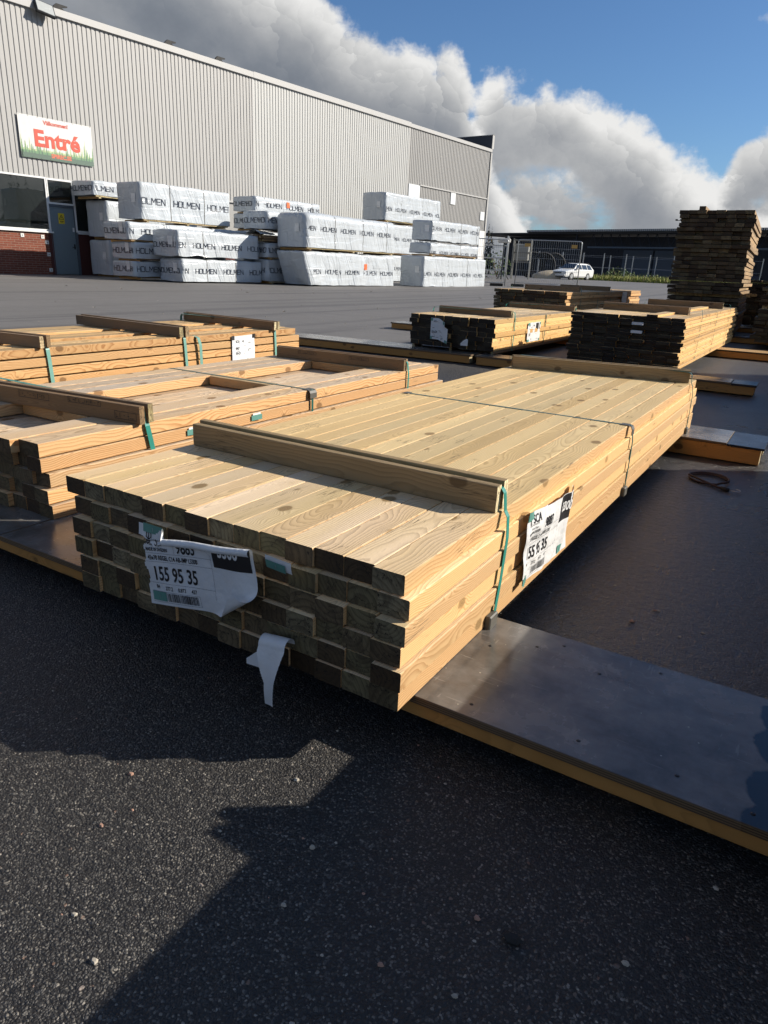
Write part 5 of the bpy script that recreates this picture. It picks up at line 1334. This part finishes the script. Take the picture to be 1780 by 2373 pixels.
# mast with floodlights behind the shed roof
p = far(1563, 150); ms = thing('light_mast', 'floodlight mast rising behind the shed roof left of the tall stack', 'light mast', (p.x, p.y, gz(p.y)))
MB().tube([(0, 0, 0), (0, 0, 10.9)], .07, 6).build('pole', BLACKM, ms); MB().box(-1.5, 1.5, -.05, .05, 10.8, 10.9).build('crossarm', BLACKM, ms)
for x_ in (-1.3, -.5, .5, 1.3): MB().bbox(x_ - .2, x_ + .2, -.15, .15, 10.9, 11.08, .03).build('lamp', BLACKM, ms)

# conifers: a few behind the shed, and the wood the office window mirrors
def conifer(mb, x, y, z0, h, r, seed):
    R = random.Random(seed)
    for k in range(int(h * 9)):
        t = R.random() ** .8; zz = z0 + h * (.08 + .92 * t); rr = r * (1 - t) * R.uniform(.55, 1.05) + .05; a = R.uniform(0, 2 * PI); s_ = R.uniform(.35, .8) * (1.15 - t)
        c = Vector((x + rr * .5 * math.cos(a), y + rr * .5 * math.sin(a), zz)); o = Vector((math.cos(a), math.sin(a), -.45)) * rr * .8; sd2 = Vector((-math.sin(a), math.cos(a), 0)) * s_
        mb.add([c - sd2 * .6, c + o, c + sd2 * .6, c + Vector((0, 0, s_ * .9))], [(0, 1, 2, 3)])
for i, (px, d, h, lb) in enumerate(((1126, 135, 8.4, 'dark conifer showing between the warehouse corner and the shed'), (1133, 150, 8.8, 'second dark conifer behind the warehouse corner'))):
    p = far(px, d); root = thing('conifer_tree', lb, 'tree', (p.x, p.y, gz(p.y)), 0, 'dark conifers behind the warehouse')
    mb = MB(); conifer(mb, 0, 0, 0, h, 2.2, 70 + i); mb.build('crown', LEAFD, root, fix=False); MB().tube([(0, 0, 0), (0, 0, h * .9)], [.2, .03], 6).build('trunk', W_BATD, root)
mb = MB(); R = random.Random(77)
for k in range(70):
    t = R.uniform(0, 1); conifer(mb, 52 + 26 * t + R.uniform(-4, 4), 42 + 62 * t + R.uniform(-5, 5) + 0, 0, R.uniform(8.0, 12.5) - 3 * t, R.uniform(2.2, 3.4), 200 + k)
tag(mb.build('conifer_wood', LEAFD, fix=False), kind='stuff')

# ------------------------------------------------------------------ camera
cam = bpy.data.cameras.new('camera'); co = bpy.data.objects.new('camera', cam); COL.objects.link(co); S.camera = co
f = 1609.88; fw, r2, u2 = CFW, CR2, CU2
mt = Matrix((r2, u2, -fw)).transposed().to_4x4(); mt.translation = Vector((.5545, -1.0245, .9024)); co.matrix_world = mt
cam.sensor_fit = 'HORIZONTAL'; cam.sensor_width = 36; cam.lens = f / 1780 * 36; cam.clip_end = 5000; cam.clip_start = .02

# ------------------------------------------------------------------ sun and sky
SEL = math.radians(26.8); SAZ = math.atan2(.8, .6)      # azimuth from +Y towards +X
sd_ = Vector((math.sin(SAZ) * math.cos(SEL), math.cos(SAZ) * math.cos(SEL), math.sin(SEL)))
sl = bpy.data.lights.new('sun', 'SUN'); sl.energy = 5.0; sl.angle = math.radians(.5); sl.color = (1.0, .915, .80)
so = bpy.data.objects.new('sun', sl); COL.objects.link(so); so.rotation_euler = sd_.to_track_quat('Z', 'Y').to_euler(); so.location = (10, 8, 12)
w = bpy.data.worlds.new('World'); S.world = w; w.use_nodes = True; nt = w.node_tree
for n in list(nt.nodes): nt.nodes.remove(n)
sky = nd(nt, 'ShaderNodeTexSky', sky_type='NISHITA', sun_disc=False, sun_elevation=SEL, sun_rotation=SAZ, altitude=50, air_density=1.0, dust_density=.6, ozone_density=2.0)
tc = nd(nt, 'ShaderNodeTexCoord'); Dv = VM(nt, 'NORMALIZE', tc.outputs['Generated'])
sp = nd(nt, 'ShaderNodeSeparateXYZ', {0: Dv})
az = M(nt, 'MULTIPLY', M(nt, 'ARCTAN2', sp.outputs[0], sp.outputs[1]), 180 / PI)
el = M(nt, 'MULTIPLY', M(nt, 'ARCSINE', sp.outputs[2]), 180 / PI)
t = nd(nt, 'ShaderNodeMapRange', {0: az, 1: -180.0, 2: 180.0}, clamp=True).outputs[0]
def edge(pts):
    """upper edge of a cloud bank, degrees of elevation against azimuth"""
    fc = nt.nodes.new('ShaderNodeFloatCurve'); cu = fc.mapping.curves[0]
    P2 = [((a + 180) / 360, e / 30) for a, e in pts]
    cu.points[0].location = P2[0]; cu.points[1].location = P2[-1]
    for p in P2[1:-1]: cu.points.new(*p)
    for p in cu.points: p.handle_type = 'VECTOR'
    fc.mapping.update(); nt.links.new(t, fc.inputs['Value'])
    return M(nt, 'SUBTRACT', M(nt, 'MULTIPLY', fc.outputs[0], 30.0), el)
d_left = edge([(-180, 9), (-110, 12), (-80, 22), (-62, 24.0), (-52, 22.5), (-44, 20), (-38, 17.6), (-34.7, 16.0), (-32.7, 15.2), (-30.2, 14.7), (-27.5, 14.2), (-26.4, 13.2), (-25.6, 11.0), (-24.6, 8.5), (-22, 4), (-18, 0), (180, 0)])
d_main = edge([(-180, 0), (-34, 0), (-31, 5), (-28, 9.0), (-26, 11.2), (-25.2, 12.2), (-24.2, 13.4), (-22.6, 12.9), (-21, 13.0), (-18.9, 12.8), (-17, 11.6), (-14.5, 10.6), (-11.9, 9.4), (-11.1, 8.2), (-9.8, 7.6), (-8.3, 6.8), (-7, 5), (0, 3), (180, 0)])
d_east = edge([(-180, 0), (-9.4, 0), (-8.6, 6.0), (-7.8, 8.6), (-6.6, 9.8), (-5, 10.2), (0, 10), (40, 7), (100, 6), (180, 0)])
def blob(a, e, ra, re):
    q = M(nt, 'ADD', M(nt, 'POWER', M(nt, 'DIVIDE', M(nt, 'SUBTRACT', az, a), ra), 2.0), M(nt, 'POWER', M(nt, 'DIVIDE', M(nt, 'SUBTRACT', el, e), re), 2.0))
    return M(nt, 'MULTIPLY_ADD', M(nt, 'SQRT', q), -2.0, 1.4)
d_small = blob(-6.4, 15.6, 1.9, .8)
d_back = edge([(-180, 15), (-110, 15), (-75, 9), (-50, 7), (-26, 7.2), (-22, 7.0), (-19, 7.6), (-16, 6.6), (-12, 6.2), (-8, 5.6), (-5, 5.8), (15, 6), (40, 9), (75, 7), (120, 11), (180, 15)])  # unseen parts behind the camera raised, added for more neutral fill light
def puffs(off, sa, sb, wob):
    """cauliflower heads: two sizes of cells on turbulence; also how far each head faces the sun"""
    V = VM(nt, 'ADD', VM(nt, 'MULTIPLY', Dv, (1, 1, 1.3)), off)
    wn = nd(nt, 'ShaderNodeTexNoise', {'Vector': V, 'Scale': 15.0, 'Detail': 4.0, 'Roughness': .55})
    wc = VM(nt, 'SUBTRACT', wn.outputs[1], (.5, .5, .5))
    V3 = nd(nt, 'ShaderNodeVectorMath', {0: wc, 1: (wob, wob, wob), 2: V}, operation='MULTIPLY_ADD').outputs[0]
    res = []
    for sc in (sa, sb):
        v = nd(nt, 'ShaderNodeTexVoronoi', {'Vector': V3, 'Scale': sc}, feature='F1')
        rel = VM(nt, 'SUBTRACT', V3, v.outputs['Position'])
        dt = nt.nodes.new('ShaderNodeVectorMath'); dt.operation = 'DOT_PRODUCT'; nt.links.new(rel, dt.inputs[0]); dt.inputs[1].default_value = (.62 * sc, .37 * sc, .69 * sc)
        res.append((v.outputs['Distance'], dt.outputs['Value']))
    n_ = nz(nt, V, 10.0, 6.0, .58)
    pf = M(nt, 'ADD', M(nt, 'ADD', M(nt, 'MULTIPLY', M(nt, 'SUBTRACT', .45, res[0][0]), 2.2), M(nt, 'MULTIPLY', M(nt, 'SUBTRACT', .45, res[1][0]), .6)), M(nt, 'MULTIPLY', M(nt, 'SUBTRACT', n_, .5), 6.5))
    lit = M(nt, 'ADD', M(nt, 'MULTIPLY', res[0][1], .6), M(nt, 'MULTIPLY', res[1][1], .2))
    return pf, lit, n_
pA, lA, nA = puffs((0, 0, 0), 11.0, 30.0, .10)
pB, lB, nB = puffs((.7, .2, .5), 19.0, 46.0, .07)
big = nz(nt, VM(nt, 'ADD', Dv, (3.1, 1.7, .4)), 6.0, 3.0, .5)
wisp = nz(nt, Dv, 38.0, 5.0, .65)
def layer(below, d, pf, lit, n_, hi, drop, depth, base=None, amp=1.0, litk=.22, gaps=None):
    h = M(nt, 'ADD', M(nt, 'MINIMUM', d, 5.0), M(nt, 'MULTIPLY', pf, amp))
    m = sstep(nt, M(nt, 'ADD', h, M(nt, 'MULTIPLY', M(nt, 'SUBTRACT', wisp, .5), 2.2)), -.6, .95)
    if gaps is not None: m = M(nt, 'MULTIPLY', m, gaps)
    if base:    # ragged underside
        m = M(nt, 'MULTIPLY', m, sstep(nt, M(nt, 'ADD', d, M(nt, 'MULTIPLY', M(nt, 'SUBTRACT', n_, .5), 9.0)), base[1], base[0]))
    v = M(nt, 'SUBTRACT', hi, M(nt, 'MULTIPLY', sstep(nt, M(nt, 'ADD', d, M(nt, 'MULTIPLY', M(nt, 'SUBTRACT', big, .5), 5.0)), .2, depth), drop))
    v = M(nt, 'ADD', v, M(nt, 'MULTIPLY', M(nt, 'MULTIPLY', lit, litk), sstep(nt, d, depth * 1.4, 0.0)))
    v = M(nt, 'ADD', v, M(nt, 'ADD', M(nt, 'MULTIPLY', M(nt, 'SUBTRACT', n_, .5), .42), M(nt, 'MULTIPLY', M(nt, 'SUBTRACT', wisp, .5), .12)))
    v = M(nt, 'ADD', v, M(nt, 'MULTIPLY', M(nt, 'SUBTRACT', big, .5), .42), None, True)
    c = ramp(nt, v, [(0, (.12, .14, .18)), (.3, (.22, .245, .285)), (.55, (.36, .375, .40)), (.8, (.60, .605, .605)), (1, (.88, .875, .86))])
    cc = VM(nt, 'SCALE', c); cc.node.inputs['Scale'].default_value = 7.0
    return mix(nt, m, below, cc)
skc = mix(nt, 1.0, sky.outputs[0], (.46, .63, .83), 'MULTIPLY')
# unseen broken cloud added overhead to make the fill light less blue
ov = nd(nt, 'ShaderNodeCombineXYZ', {0: M(nt, 'DIVIDE', sp.outputs[0], M(nt, 'ADD', M(nt, 'MAXIMUM', sp.outputs[2], .0), .25)), 1: M(nt, 'DIVIDE', sp.outputs[1], M(nt, 'ADD', M(nt, 'MAXIMUM', sp.outputs[2], .0), .25)), 2: 0.0}).outputs[0]
on = nz(nt, ov, 1.7, 5.0, .55)
skc = mix(nt, M(nt, 'MULTIPLY', sstep(nt, on, .44, .58), M(nt, 'MULTIPLY', sstep(nt, el, 21.0, 31.0), M(nt, 'MAXIMUM', sstep(nt, M(nt, 'ABSOLUTE', az), 45.0, 85.0), sstep(nt, el, 55.0, 70.0)))), skc, mix(nt, sstep(nt, on, .45, .75), (1.7, 1.74, 1.78), (.95, 1.02, 1.12)))
fin = layer(skc, d_back, pB, lB, nB, .92, .36, 3.4, amp=.9, litk=.22, gaps=sstep(nt, nz(nt, VM(nt, 'MULTIPLY', Dv, (1, 1, 2.4)), 9.0, 5.0, .55), .36, .50))
fin = layer(fin, d_small, pA, lA, nA, .85, .1, 4.0, amp=.9)
fin = layer(fin, d_east, pA, lA, nA, .95, .36, 4.0, (4.5, 7.0), litk=.26)
fin = layer(fin, d_main, pA, lA, nA, 1.10, .56, 4.6, (5.6, 8.5), litk=.26)
fin = layer(fin, d_left, pA, lA, nA, .98, .62, 6.0, (9.0, 13.0), litk=.26)
bgn = nd(nt, 'ShaderNodeBackground', {'Color': fin, 'Strength': .1})
out = nd(nt, 'ShaderNodeOutputWorld', {0: bgn.outputs[0]})

S.view_settings.view_transform = 'Standard'; S.view_settings.look = 'None'; S.view_settings.gamma = 1; S.view_settings.exposure = 0.45
S.view_settings.use_curve_mapping = False
S.cycles.use_denoising = True
w.cycles.sampling_method = 'MANUAL'; w.cycles.sample_map_resolution = 512
S.cycles.use_adaptive_sampling = True; S.cycles.adaptive_threshold = .025
S.cycles.max_bounces = 5; S.cycles.caustics_reflective = False; S.cycles.caustics_refractive = False
